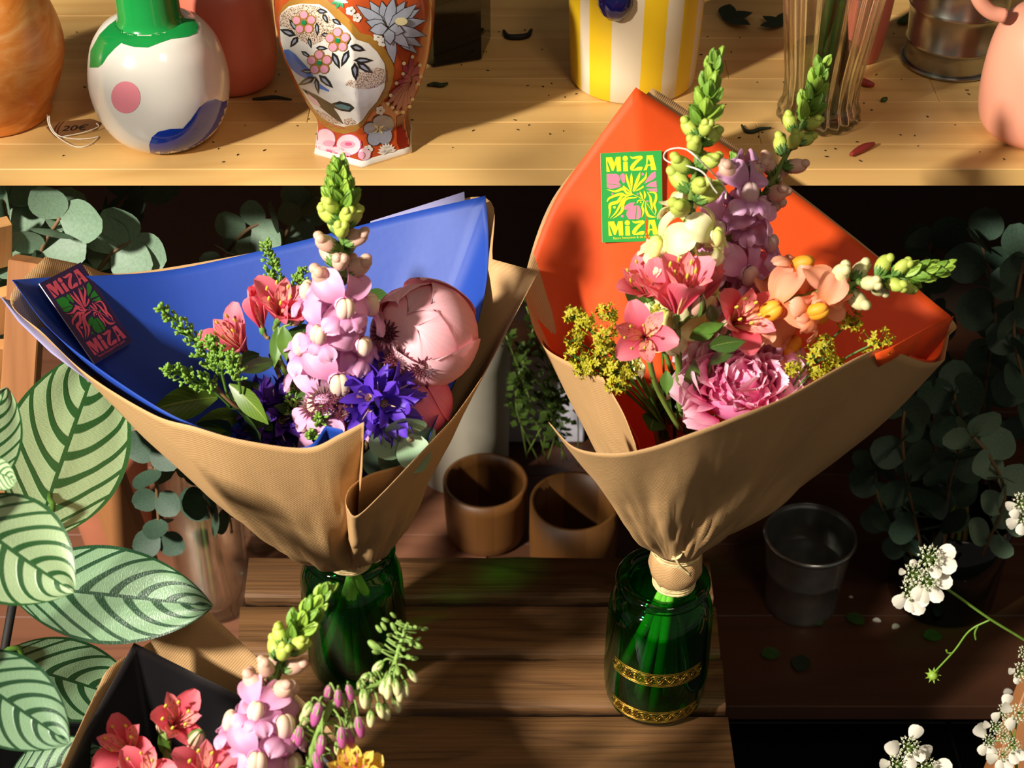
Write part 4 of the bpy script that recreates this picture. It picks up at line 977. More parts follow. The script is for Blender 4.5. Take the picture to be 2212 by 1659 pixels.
# ---------------------------------------------------------------- alstroemeria
def al_flower(root, p0, p1, s, kind='pink', roll=0.0, open_=1.0, seed=0):
    random.seed(seed + 100); d = (p1 - p0).normalized(); mo = m['al_out'] if kind == 'pink' else m['al_coral'] if kind == 'coral' else m['al_yel']
    mi_ = m['al_in'] if kind != 'yellow' else m['al_yel']
    fr = frame(p0, d, (0, 0, 1)) @ RZ(roll)
    mm = M().ell((0, 0, -.004 * s * 30), (.0028, .0028, .005), 0, 8, 6)
    core = put('flower', mm.mesh('flower', m['calyx']), fr, root)
    for k in range(6):
        inner = k % 2; a = k * pi / 3
        L = s * (1.0 if not inner else .95) * U(.94, 1.06); Wd = s * (.27 if not inner else .165)
        rows = petal(L, Wd, .22 * open_ + .06, (1.25 if not inner else .85) * open_ + U(-.2, .2), 6, 8, 1.5, .6 if inner else .5, .22, .35, .02, 2)
        me = M().grid(rows).mesh('petal', mi_ if inner else mo); put('petal', me, fr @ RZ(a) @ Matrix.Translation((.0015, 0, 0)), core)
    mm = M()
    if open_ > .5:
        for k in range(6):
            a = k * pi / 3 + .3; pts = [V((.001 * cos(a), .001 * sin(a), 0)), V((.004 * cos(a), .004 * sin(a), s * .5)), V((.009 * cos(a) + .004, .009 * sin(a), s * .82))]
            mm.tube(catmull(pts, 3), .0005, 5); mm.ell((pts[2].x, pts[2].y, pts[2].z), (.0012, .0012, .003), 1, 6, 5)
        put('stamens', mm.mesh('stamens', [m['al_out'], m['anther']]), fr, core)
    return core
def leaf(root, p0, p1, wd, mat, bend=.5, xh=(0, -1, .4), name='leaf', q=1.05, fold=.25):
    L = (p1 - p0).length * 1.08; a = bend
    rows = petal(L, wd, -a / 2, a / 2, 6, 9, .85, q, .1, 0, .01, 2, fold)
    end = rows[-1][3]; rot = atan2(end.x, end.z)
    me = M().grid(rows).mesh(name, mat)
    return put(name, me, frame(p0, p1 - p0, xh) @ Matrix.Rotation(-rot, 4, 'Y'), root)
def spray(label, base, flowers, leaves=(), stemr=.0022, buds=(), mats='stem', group=None, cat='flower', name='alstroemeria'):
    root = thing(name, at(*base[0]), label, cat, group)
    main = catmull([at(*p) for p in base], 6); M().tube(main, stemr, 7).put('stem', m[mats], root)
    top = main[-1]
    for i, f in enumerate(flowers):
        p0, p1 = at(*f[0]), at(*f[1]); src = at(*f[5]) if len(f) > 5 else top
        M().tube(catmull([src, src.lerp(p0, .6) + (p0 - p1) * .12, p0], 4), stemr * .62, 6).put('pedicel', m['stemb'] if i % 2 else m['stem'], root)
        al_flower(root, p0, p1, f[2], f[3] if len(f) > 3 else 'pink', f[4] if len(f) > 4 else 0, f[6] if len(f) > 6 else 1.0, i + int(base[0][0]))
    for l in leaves: leaf(root, at(*l[0]), at(*l[1]), l[2], m[l[3] if len(l) > 3 else 'leaf2'], l[4] if len(l) > 4 else .5)
    for bq in buds:
        p0, p1 = at(*bq[0]), at(*bq[1]); M().tube(catmull([top, top.lerp(p0, .6) + V((0, 0, .002)), p0], 4), stemr * .55, 6).put('pedicel', m['stem'], root)
        put('bud', BUDG, frame(p0, p1 - p0) @ Matrix.Scale((p1 - p0).length, 4), root)
    return root
mmb = M()
for k in range(3): mmb.grid(petal(1.0, .26, .35, -.35, 4, 7, .9, .7, .4, .6), 0, mx=RZ(k * 2 * pi / 3))
mmb.ell((0, 0, .45), (.2, .2, .44), 1, 9, 7)
BUDG = mmb.mesh('bud', [m['leafm'], m['bud_pink']])
# blue bouquet alstroemerias
spray('alstroemeria stem with three coral pink trumpets, left of the pink snapdragon', [(690, 900, .94), (640, 840, .94), (600, 770, .945), (596, 720, .95)],
      [((600, 690, .95), (622, 590, .93), .038, 'pink', .4, (596, 720, .95), .8), ((565, 705, .955), (535, 600, .95), .036, 'pink', 0, (580, 730, .95), .12), ((606, 688, .945), (690, 630, .90), .036, 'pink', .9, (596, 720, .95), .18), ((530, 758, .965), (432, 672, .94), .040, 'pink', .3, (640, 800, .94), .75)],
      [((600, 705, .945), (592, 790, .925), .005, 'leafm'), ((612, 705, .945), (618, 775, .92), .006, 'leafm'), ((560, 765, .955), (500, 790, .92), .006), ((600, 780, .94), (515, 800, .92), .006)], .0026, [((632, 700, .95), (650, 675, .94))])
# orange bouquet alstroemerias
spray('open pink alstroemeria with streaked petals facing out, front left of the orange bouquet', [(1470, 930, .92), (1420, 840, .915), (1400, 770, .91)],
      [((1392, 730, .905), (1380, 706, .86), .036, 'pink', 2.5)], [((1440, 800, .9), (1440, 850, .885), .005, 'leafm')], .0022)
spray('alstroemeria stem with two dark pink trumpets in the middle of the orange bouquet', [(1470, 920, .925), (1466, 800, .92), (1462, 710, .92)],
      [((1464, 676, .905), (1492, 560, .90), .048, 'pink', 0.2, (1462, 710, .92), .55), ((1452, 668, .92), (1400, 560, .915), .044, 'pink', 1.2, (1462, 710, .92), .38), ((1478, 668, .925), (1540, 570, .925), .044, 'pink', 1.9, (1462, 710, .92), .2)],
      [((1500, 720, .91), (1560, 700, .89), .005, 'leafm'), ((1530, 750, .9), (1605, 738, .88), .007, 'leaf2'), ((1490, 730, .91), (1545, 712, .9), .006, 'leafm'), ((1545, 700, .92), (1535, 660, .90), .005, 'leafm')], .0028, [((1502, 680, .91), (1514, 630, .90))])
spray('small half open alstroemeria beside the green card in the orange bouquet', [(1450, 800, .94), (1415, 700, .94), (1408, 650, .94)],
      [((1400, 640, .94), (1365, 560, .92), .034, 'pink', .5, (1408, 650, .94), .8)], [((1400, 650, .94), (1352, 628, .93), .008, 'leafm')], .002)
spray('coral alstroemeria with streaked petals left of the peach snapdragon', [(1480, 880, .925), (1530, 800, .92), (1565, 720, .925)],
      [((1580, 700, .925), (1665, 660, .885), .042, 'coral', .7)], [((1530, 790, .91), (1590, 752, .89), .005, 'leaf2'), ((1490, 860, .91), (1500, 780, .9), .006, 'leafm')], .0024, [((1560, 720, .92), (1575, 690, .91))])
# black bouquet alstroemerias
spray('coral alstroemeria with streaked petals at the left edge of the black bouquet', [(330, 1800, .66), (280, 1640, .68)], [((285, 1620, .70), (215, 1585, .665), .034, 'coral', .4)], [], .002)
spray('coral alstroemeria facing right, highest flower on the black paper', [(370, 1800, .66), (362, 1660, .685), (360, 1600, .695)], [((372, 1570, .70), (428, 1500, .675), .033, 'coral', .9, (360, 1600, .695), .9)],
      [((362, 1640, .69), (345, 1590, .685), .004, 'leafm')], .003, [((360, 1580, .70), (357, 1530, .70)), ((350, 1585, .70), (340, 1560, .70))])
spray('low pink alstroemeria cut off by the bottom edge in the black bouquet', [(320, 1800, .64), (312, 1700, .65)], [((310, 1690, .665), (308, 1625, .64), .032, 'coral', .3)], [], .002)
spray('curled coral alstroemeria touching the mauve snapdragon in the black bouquet', [(440, 1800, .64), (440, 1700, .65)], [((430, 1690, .65), (480, 1610, .635), .034, 'coral', .3)], [], .002, [((410, 1620, .68), (437, 1575, .68))])
spray('yellow alstroemeria with brown streaks cut off by the bottom edge under the foxglove', [(760, 1800, .62), (765, 1720, .63)], [((768, 1690, .64), (745, 1622, .62), .030, 'yellow', .3), ((790, 1690, .64), (800, 1630, .615), .024, 'yellow', 1.3)], [], .002)

# ---------------------------------------------------------------- peonies
def peony(label, c, r, seed):
    random.seed(seed); root = thing('peony', c + V((0, 0, -r)), label, 'flower')
    M().ell((0, 0, 0), (r * .66, r * .66, r * .6), mx=Matrix.Translation(c)).put('heart', m['pe_pink'], root)
    axis = V((.05, -.66, .75)).normalized(); vs = []
    for k in range(5): vs.append(M().grid(petal(1.0, .48, -.32, .85 + .1 * k, 8, 7, 1.3, .4, .45, .5, .075, 4 + k % 3)).mesh('petal', m['pe_pink']))
    for k in range(8): vs.append(M().grid(petal(.75, .22, -.25, .8, 6, 5, 1.3, .4, .45, .6, .09, 4)).mesh('petal', m['pe_pink']))
    n = 130
    for i in range(n):
        u = i / n; th = acos(1 - 1.22 * u); ph = i * 2.39996
        x = axis.orthogonal().normalized(); y = axis.cross(x)
        d = axis * cos(th) + (x * cos(ph) + y * sin(ph)) * sin(th)
        inner = u < .55
        if d.y < -.45 and d.z < .12: continue
        up = axis if th > .3 else y
        t_ = (up - d * up.dot(d)).normalized() if th > .15 else x
        zdir = (t_ * (1.0) + d * (.75 if inner else .25)).normalized()
        s = r * (U(.42, .56) if inner else U(.62, .8))
        p = c + d * r * (.62 if inner else .70) - t_ * s * .35
        put('petal', random.choice(vs[5:] if (inner and R() < .7) else vs[:5]), frame(p, zdir, d + V((U(-.35, .35), U(-.35, .35), U(-.35, .35)))) @ Matrix.Scale(s * 1.15, 4), root)
    return root
peony('open frilly pink peony at the kraft edge of the orange bouquet', at(1598, 836, .924), .044, 3)
def peony_bud(label, c, r, axis, mat, seed, n=9):
    random.seed(seed); root = thing('peony_bud', c + V((0, 0, -r)), label, 'flower'); axis = V(axis).normalized()
    M().ell((0, 0, 0), (r * .9, r * .9, r * .9), 0, 20, 14, mx=frame(c, axis)).put('heart', mat, root)
    x = axis.orthogonal().normalized(); y = axis.cross(x)
    for i in range(n):
        ph = i * 2.39996; lay = 1 + .013 * i; out = x * cos(ph) + y * sin(ph); sp = U(.62, .85); rows = []
        te = .05 + .13 * max(0, i - 1) + U(-.05, .1)
        for a in range(13):
            v = a / 12; th = pi * .96 - (pi * .96 - te) * v; row = []
            for b2 in range(11):
                q = (2 * b2 / 10 - 1); th2 = th + .10 * (q * q) * v * v + .05 * noise.noise(V((q * 3, i * 2.3, 0))) * v
                w_ = sp * (1.35 * max(.03, 1 - v ** 5) ** .5) * (.75 + .25 * sin(pi * v))
                dd = axis * cos(th2) + (out * cos(q * w_) + axis.cross(out) * sin(q * w_)) * sin(th2)
                lf_ = 1 + .035 * max(0, (v - .75) / .25) * (1 if i > 2 else .2) + .03 * noise.noise(V((q * 2.5, v * 3, i * 3.1))) * v + .02 * q * q
                row.append(c + dd * r * lay * lf_ * .93)
            rows.append(row)
        M().grid(rows).put('petal', mat, root)
    for k in range(4):
        ph = k * pi / 2 + .4; out = x * cos(ph) + y * sin(ph); p0 = c - axis * r * .98
        leaf(root, p0, p0 + (out * .8 - axis * .1 + axis * .55) * r, r * .28, m['leafm'], .5, out, 'sepal')
    s = c - axis * r; M().tube(catmull([s, s + V((-.008, .004, -.03)), s + V((-.02, .01, -.08))], 4), .003, 7).put('stem', m['stem'], root)
    return root
peony_bud('large pale pink peony bud on the right side of the blue bouquet', at(918, 722, .955), .0405, (-.35, -.55, .72), m['pe_bud'], 5)
peony_bud('smaller deep pink peony bud below the pale one in the blue bouquet', at(898, 870, .93), .0285, (-.5, -.3, .8), m['pe_bud2'], 6, 6)

# ---------------------------------------------------------------- bellflower clusters, astrantia
def bell_mesh(mat):
    mm = M(); rows = petal(.5, .16, .15, .3, 4, 3, 1, .3, .9)
    for k in range(5):
        r_ = petal(1.0, .155, .18, 1.0, 4, 7, 1.15, .75, .75, .3); mm.grid(r_, mx=RZ(k * 2 * pi / 5) @ Matrix.Translation((.06, 0, 0)))
    mm.ell((0, 0, .4), (.02, .02, .4), 1, 5, 4); mm.lathe([(.03, 0), (.09, .1), (.1, .2)], 8, mi=1); return mm.mesh('bell_flower', [mat, m['bud_pink']])
def bellcluster(label, c, r, axis, n, s, mat, seed):
    random.seed(seed); root = thing('clustered_bellflower', c + V((0, 0, -r)), label, 'flower'); axis = V(axis).normalized(); me = bell_mesh(mat)
    M().ell((0, 0, 0), (r * .3, r * .3, r * .3), mx=Matrix.Translation(c)).put('green_heart', m['leafm'], root)
    x = axis.orthogonal().normalized(); y = axis.cross(x)
    for i in range(n):
        th = acos(1 - 1.25 * (i + .5) / n); ph = i * 2.39996; d = axis * cos(th) + (x * cos(ph) + y * sin(ph)) * sin(th)
        put('bell_flower', me, frame(c + d * r * .25, d + V((U(-.15, .15), U(-.15, .15), U(-.15, .15)))) @ Matrix.Scale(s * U(.85, 1.1), 4), root)
    for k in range(7):
        ph = k * .9; d = (x * cos(ph) + y * sin(ph)) - axis * .2; leaf(root, c - axis * r * .2, c + d * r * .7, r * .13, m['leafm'], .6, axis)
    M().tube(catmull([c, c + V((.002, 0, -.03)), c + V((-.008, .01, -.075))], 4), .0026, 7).put('stem', m['stemb'], root)
bellcluster('bright violet bellflower cluster in front of the deep pink peony bud', at(812, 866, .905), .030, (.05, -.6, .8), 17, .030, m['camp'], 3)
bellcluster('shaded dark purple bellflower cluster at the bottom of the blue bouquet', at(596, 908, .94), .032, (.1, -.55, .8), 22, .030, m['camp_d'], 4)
def astr_mesh():
    mm = M()
    for k in range(18): mm.grid(petal(1.0, .10, 1.0 + .12 * (k % 2), 1.35, 2, 4, .9, .8, .5), 0, mx=RZ(k * 2 * pi / 18))
    random.seed(8)
    for k in range(60):
        th = acos(1 - .9 * (k + .5) / 60); ph = k * 2.39996; d = V((sin(th) * cos(ph), sin(th) * sin(ph), cos(th)))
        mm.tube([V((0, 0, 0)), d * .62], .012, 3, 2, cap=False); q = d * .64; mm.ell(q, (.035, .035, .035), 1, 5, 3)
    return mm.mesh('flower_head', [m['astr'], m['astr_c'], m['astr_d']])
AM = astr_mesh()
for i, (x, y, Y, s, lb, d) in enumerate(((833, 722, .925, .0125, 'dark astrantia head touching the left side of the pale peony bud', (-.1, -.7, .6)), (856, 778, .92, .0120, 'dark astrantia head just under the pale peony bud', (0, -.7, .6)),
        (914, 796, .915, .0110, 'rightmost dark astrantia head under the pale peony bud', (.1, -.8, .5)), (742, 852, .90, .0175, 'largest wine red astrantia left of the violet bellflower', (-.1, -.6, .8)), (702, 864, .895, .0145, 'wine red astrantia at the foot of the pink snapdragon', (-.3, -.5, .8)),
        (678, 880, .90, .0120, 'wine red astrantia nearest the dark purple bellflower', (-.4, -.5, .7)), (738, 896, .89, .0065, 'tiny closed wine red astrantia bud above the kraft corner', (0, -.5, .8)))):
    c = at(x, y, Y); root = thing('astrantia', c, lb, 'flower')
    put('flower_head', AM, frame(c, d) @ Matrix.Scale(s, 4), root)
    M().tube(catmull([c, c + V((.002, .006, -.03)), c + V((-.01, .02, -.08))], 4), .0011, 5).put('stem', m['astr_d'], root)

# ---------------------------------------------------------------- leaves, goldenrod, lady's mantle
def goldenrod(label, pts, br, seed, s=1.0):
    random.seed(seed); P = catmull([at(*p) for p in pts], 8); root = thing('goldenrod_sprig', P[0], label, 'greenery')
    M().tube(P, .0011, 5).put('stem', m['leafm'], root)
    mm = M(); n = len(P)
    def dot(p, d, L): mm.ell((0, 0, L * .5), (L * .3, L * .3, L * .55), 0, 6, 5, mx=frame(p, d))
    for i in range(int(n * .25), n):
        t = i / (n - 1); d = (P[min(i + 1, n - 1)] - P[max(i - 1, 0)]).normalized()
        for k in range(3):
            o = V((U(-1, 1), U(-.8, .8), U(-1, 1))); o = (o - d * o.dot(d)).normalized(); L = (1 - t) * br * U(.6, 1.1) + .003
            steps = max(1, int(L / .0032)); end = P[i] + (o * .8 + d * .7).normalized() * L; mm.tube([P[i], end], .0005, 4)
            for j in range(steps):
                q = P[i].lerp(end, (j + 1) / steps)
                for z in range(2): dot(q, (o * U(-.6, 1) + d * .8 + V((U(-.7, .7), U(-.7, .7), U(-.7, .7)))), .0036 * s * U(.8, 1.15))
    o = mm.put('bud_clusters', m['green'], root); o['kind'] = 'stuff'; return root
goldenrod('arching goldenrod bud sprig at the left of the blue bouquet', [(500, 870, .93), (455, 780, .93), (400, 715, .93), (350, 665, .925)], .012, 1)
goldenrod('horizontal goldenrod bud sprig above the privet leaves in the blue bouquet', [(500, 880, .925), (455, 840, .92), (400, 812, .915), (362, 800, .91)], .012, 2)
goldenrod('upright goldenrod bud sprig left of the dark coral flower buds', [(490, 850, .92), (478, 800, .92), (470, 760, .92), (455, 735, .92)], .010, 3)
goldenrod('short goldenrod bud sprig over the small privet leaf', [(520, 850, .91), (512, 800, .91), (500, 770, .91)], .008, 4)
goldenrod('goldenrod bud sprig rising behind the coral trumpet against the blue paper', [(625, 700, .975), (605, 640, .98), (592, 590, .985), (576, 530, .99)], .011, 5)
goldenrod('goldenrod sprig between the coral alstroemeria and the pink snapdragon', [(640, 680, .965), (648, 620, .965), (652, 590, .965)], .010, 6)
goldenrod('goldenrod sprig lying low along the stem under the pink snapdragon', [(660, 930, .92), (640, 880, .93), (628, 835, .935)], .009, 7)
goldenrod('bright goldenrod tip beside the folded blue paper corner', [(700, 965, .90), (690, 930, .895), (700, 890, .89)], .011, 8, 1.2)
pr_ = thing('privet_branch', at(560, 910, .93), 'privet branch with long glossy leaves at the lower left of the blue bouquet', 'greenery')
M().tube(catmull([at(*p) for p in ((640, 960, .95), (560, 900, .94), (500, 870, .93), (460, 830, .93))], 5), .002, 6).put('twig', m['stemb'], pr_)
for l in (((470, 858, .93), (328, 888, .89), .0135, 'leaf1'), ((520, 903, .93), (415, 930, .885), .012, 'leaf1'), ((495, 830, .92), (575, 912, .885), .0085, 'leaf1'), ((620, 760, .97), (690, 820, .94), .016, 'leaf2'), ((520, 920, .93), (560, 950, .88), .012, 'leaf2'), ((660, 700, .98), (640, 770, .94), .014, 'leaf2'), ((560, 830, .95), (490, 880, .93), .012, 'leaf2'), ((780, 640, .99), (850, 660, .985), .01, 'leaf2'), ((500, 940, .92), (430, 915, .89), .01, 'leaf2')):
    leaf(pr_, at(*l[0]), at(*l[1]), l[2], m[l[3]], .7)
def mantle(label, base, heads, seed):
    random.seed(seed); root = thing('lady_mantle_sprig', at(*base), label, 'greenery'); b0 = at(*base)
    for hx, hy, HY, r in heads:
        c = at(hx, hy, HY); M().tube(catmull([b0, b0.lerp(c, .6) + V((0, .004, .004)), c], 4), .0009, 5).put('stalk', m['leafm'], root)
        mm = M()
        for k in range(34):
            d = V((U(-1, 1), U(-1, .6), U(-.7, 1))).normalized(); q = c + d * r * U(.5, 1.0)
            if k % 2: mm.tube([c - V((0, 0, r * .4)), q], .00035, 3, 1, cap=False)
            f4 = frame(q, d)
            for j in range(4): mm.grid(petal(.0032, .0009, 1.1, 1.3, 1, 2, 1, .5, .6), 0, mx=f4 @ RZ(j * pi / 2))
            mm.ell(q, (.001, .001, .001), 0, 4, 3)
        o = mm.put('flower_cluster', [m['yell'], m['leafm']], root); o['kind'] = 'stuff'
mantle("yellow green lady's mantle sprays at the left inside the orange paper", (1440, 930, .93), [(1240, 680, .945, .008), (1262, 697, .94, .0085), (1313, 675, .95, .0085), (1306, 722, .92, .010), (1240, 730, .945, .008), (1245, 770, .93, .010), (1262, 792, .925, .010), (1300, 760, .925, .012), (1330, 800, .91, .010), (1334, 828, .905, .010), (1360, 795, .91, .008), (1290, 785, .925, .010), (1425, 665, .94, .006)], 2)
mantle("yellow green lady's mantle sprays at the right inside the orange paper", (1680, 900, .90), [(1835, 695, .925, .010), (1895, 738, .915, .013), (1765, 770, .905, .014), (1780, 745, .915, .008), (1715, 795, .90, .006), (1770, 800, .90, .008), (1800, 785, .91, .008)], 3)
# filler foliage deep inside both bouquets
random.seed(77)
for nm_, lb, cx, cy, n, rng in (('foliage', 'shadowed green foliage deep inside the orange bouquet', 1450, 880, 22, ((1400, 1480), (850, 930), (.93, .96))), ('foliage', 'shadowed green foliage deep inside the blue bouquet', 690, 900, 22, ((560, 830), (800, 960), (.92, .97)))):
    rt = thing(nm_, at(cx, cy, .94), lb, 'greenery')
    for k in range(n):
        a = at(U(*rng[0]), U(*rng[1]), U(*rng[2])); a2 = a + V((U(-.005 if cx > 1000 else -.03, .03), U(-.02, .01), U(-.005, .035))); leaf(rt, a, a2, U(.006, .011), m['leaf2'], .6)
    N0 = NO if cx > 1000 else NB
    for k in range(9):
        q = at(U(*rng[0]), U(rng[1][0] - 60, rng[1][0] + 30), U(*rng[2])); M().tube(catmull([N0, N0.lerp(q, .5) + V((0, .004, 0)), q], 4), .002, 6).put('stem', m['stem' if k % 2 else 'stemb'], rt)

# ---------------------------------------------------------------- eucalyptus
def round_leaf(seed, w_=.5):
    random.seed(seed); rows = petal(1.0, w_, .1, .4, 6, 7, .95, .5, .15, -.05, .006, 2, .08); return M().grid(rows)
EL = [round_leaf(k, w_).mesh('leaf', m['euc']) for k, w_ in enumerate((.5, .47, .43, .52))]
EF = [round_leaf(k + 9, .43).mesh('leaf', m['euc_f']) for k in range(2)]
ed = plain('eucalyptus_dark', (60, 84, 66), .6, .2, 18, .1); ED = [round_leaf(k + 20, .5).mesh('leaf', ed) for k in range(2)]  # darker copy of the leaf, under-shelf shade put into its colour
def euc(label, pts, L, gap, seed, meshes=None, group=None, face=(0, -1, .5)):
    random.seed(seed); P = catmull([at(*p) for p in pts], 8); root = thing('eucalyptus_branch', P[0], label, 'greenery', group)
    M().tube(P, .0018, 5).put('twig', m['stemb'], root); acc = 0; a = U(0, 3)
    for i in range(1, len(P)):
        acc += (P[i] - P[i - 1]).length
        if acc >= gap or i == len(P) - 1:
            acc = 0; d = (P[i] - P[i - 1]).normalized(); x = d.orthogonal().normalized(); y = d.cross(x); a += 1.45
            for s_ in (0, pi):
                o = x * cos(a + s_) + y * sin(a + s_); z = o + d * U(.3, .8)
                put('leaf', random.choice(meshes or EL), frame(P[i], z, V(face) + V((U(-.5, .5), U(-.5, .5), U(-.5, .5)))) @ Matrix.Scale(L * U(.8, 1.15), 4), root)
    return root
fe = thing('eucalyptus_branch', at(830, 1000, .90), 'pale eucalyptus pair of round leaves at the kraft edge of the blue bouquet', 'greenery')
for a, b2, s in (((884, 938, .893), (866, 878, .882), .031), ((884, 938, .89), (896, 984, .880), .026), ((882, 940, .895), (846, 950, .89), .029), ((886, 940, .897), (912, 938, .903), .018), ((868, 996, .90), (826, 975, .895), .024), ((850, 1000, .905), (800, 992, .90), .026)):
    put('leaf', random.choice(EF), frame(at(*a), at(*b2) - at(*a), (0, -1, .7)) @ Matrix.Scale(s * 1.15, 4), fe)
M().tube(catmull([at(*p) for p in ((830, 1080, .91), (865, 1010, .895), (888, 948, .886))], 5), .0016, 6).put('twig', m['stemb'], fe)
# ---------------------------------------------------------------- calathea plant at the left
def calmat(name, base, dark, n=7.0, k=2.4):
    g = G(name); u, v = g.uv(); o = g.obj()
    su = g.math('SUBTRACT', u, .5); a = g.math('MULTIPLY', g.math('ABSOLUTE', su), 2.0)
    side = g.math('MULTIPLY', g.math('GREATER_THAN', su, 0.0), .5)
    nz = g.math('MULTIPLY', g.math('SUBTRACT', g.noise(o, 22, 2), .5), .22)
    ph = g.math('ADD', g.math('ADD', g.math('SUBTRACT', g.math('MULTIPLY', v, n), g.math('MULTIPLY', g.math('POWER', a, 1.5), k)), side), nz)
    fr = g.math('FRACT', ph); d = g.math('ABSOLUTE', g.math('SUBTRACT', fr, .5))
    wdt = g.math('ADD', .13, g.math('MULTIPLY', g.math('SUBTRACT', 1.0, a), .07))
    st = g.ramp(g.math('DIVIDE', d, wdt), [(.75, (1, 1, 1, 1)), (1.0, (0, 0, 0, 1))])
    mid = g.math('LESS_THAN', a, .035); ed = g.math('GREATER_THAN', a, .93)
    m_ = g.math('MINIMUM', g.math('ADD', g.math('ADD', st, mid), ed), 1.0)
    fine = g.noise(g.mapn(g.n('TexCoord').outputs['UV'], (30, 160, 1)), 1.0, 2)
    bc = g.mix(g.math('MULTIPLY', fine, .35), lin(base), tuple(x * .72 for x in lin(base)[:3]) + (1,))
    g.bump(g.math('ADD', m_, g.math('MULTIPLY', fine, .5)), .35, .002)
    return g.fin(g.mix(m_, bc, lin(dark)), .36, .12)
m['cal'] = calmat('calathea_leaf', (160, 184, 138), (40, 84, 40)); m['cal2'] = calmat('calathea_leaf_cool', (128, 162, 124), (24, 66, 34), 7.0, 2.4)
cp = thing('calathea_plant', (-.60, .55, 0), 'prayer plant with big pale green leaves striped dark green, left edge', 'plant')
potc = V((-.60, .55, .30))
def calleaf(base, tip, wd, mat, bend=.7, xh=(0, -1, .8), twist=0.0):
    a, b2 = at(*base), at(*tip); L = (b2 - a).length * 1.06
    rows = petal(L, wd, -bend / 2, bend / 2, 16, 26, .92, .72, .1, -.18, .012, 2, -.14)
    end = rows[-1][8]; rot = atan2(end.x, end.z)
    fr = frame(a, b2 - a, xh) @ Matrix.Rotation(-rot, 4, 'Y')
    o = put('leaf', M().grid(rows).mesh('leaf', mat), fr, cp)
    M().tube(catmull([potc + V((U(-.03, .03), U(-.03, .03), 0)), potc.lerp(a, .55) + V((-.02, 0, .05)), a, fr @ rows[6][8]], 6), .0022, 7).put('petiole', m['leafm'], cp)
random.seed(5)
calleaf((75, 1165, .86), (215, 770, 1.03), .049, m['cal'], .25, (.2, -1, .35))
calleaf((-95, 1095, .74), (150, 1272, .72), .036, m['cal'], .7, (.3, -.6, 1))
calleaf((15, 1262, .80), (438, 1308, .80), .0355, m['cal2'], .5, (0, -.8, .8))
calleaf((-10, 1425, .80), (300, 1520, .825), .032, m['cal2'], .5, (0, -.8, .8))
calleaf((-110, 1425, .68), (138, 1598, .66), .029, m['cal2'], .6, (.3, -.7, .9))
calleaf((-75, 1090, .82), (10, 850, .86), .026, m['cal'], .4, (.6, -1, .3))
calleaf((-60, 1010, .76), (32, 1040, .74), .011, m['cal'], .9, (0, -1, .5))
calleaf((20, 1690, .72), (215, 1625, .735), .022, m['cal2'], .5, (0, -.8, .8))
M().lathe(shell([(.07, 0), (.085, .1), (.1, .28), (.105, .30)], .006), 40, mx=Matrix.Translation((-.60, .55, 0))).put('pot', m['terra'], cp)
M().lathe([(.001, .27), (.094, .27)], 24, mx=Matrix.Translation((-.60, .55, 0))).put('soil', plain('soil', (40, 28, 20), .95), cp)

# ---------------------------------------------------------------- foxglove
random.seed(41)
FP = catmull([at(*p) for p in ((660, 1800, .64), (672, 1640, .655), (690, 1580, .66), (725, 1515, .665), (800, 1487, .675), (845, 1455, .685), (862, 1400, .69), (882, 1345, .70))], 10)
fg = thing('foxglove', FP[0], 'arching foxglove with drooping green and mauve buds at the bottom left', 'flower')
nF = len(FP); M().tube(FP, [.0030 * (1 - .6 * i / nF) for i in range(nF)], 8).put('stem', m['foxg'], fg)
fb = {}
for kd, (L, mt) in dict(a=(.5, m['bud_cream']), b=(.95, m['fox']), c=(.3, m['foxg'])).items():
    mm = M(); mm.ell((0, 0, .5), (.22, .22, .45 if kd != 'b' else .52), 0, 10, 8)
    for k in range(5): mm.grid(petal(.78, .21, .5, -.25, 3, 5, .85, .65, .5, .5), 1, mx=RZ(k * 2 * pi / 5) @ Matrix.Translation((.07, 0, 0)))
    fb[kd] = mm.mesh('bud', [mt, m['foxg']])
for i in range(6, nF - 1):
    t = i / (nF - 1); d = (FP[i + 1] - FP[i]).normalized()
    for r_ in range(1 if t < .72 else 2):
        a = i * 2.4 + r_ * 2.1 + U(-.9, .9); x = d.orthogonal().normalized(); y = d.cross(x); o = x * cos(a) + y * sin(a)
        pl_ = (.014 * (1 - t) + .003); hang = V((0, -.15, -1)) if t < .8 else (o + d * .4)
        p1 = FP[i] + o * pl_ * .9 + V((0, -.001, pl_ * .3)); p2 = p1 + o * .003 + hang.normalized() * pl_ * .5
        s = .0175 * (1 - .62 * max(0, t - .25)) * (.62 if t > .8 else 1)
        M().tube(catmull([FP[i], p1, p2], 3), .0007, 5).put('pedicel', m['foxg'], fg)
        if t > .8: p2 = p2 + V((U(-.004, .004), U(-.004, .004), U(-.004, .004)))
        put('bud', fb['b' if t < .52 and i % 3 else ('a' if t < .8 else 'c')], frame(p2, (p2 - p1).normalized() + hang * .6 + V((U(-.3, .3), U(-.3, .1), 0))) @ Matrix.Scale(s * U(.85, 1.1), 4), fg)

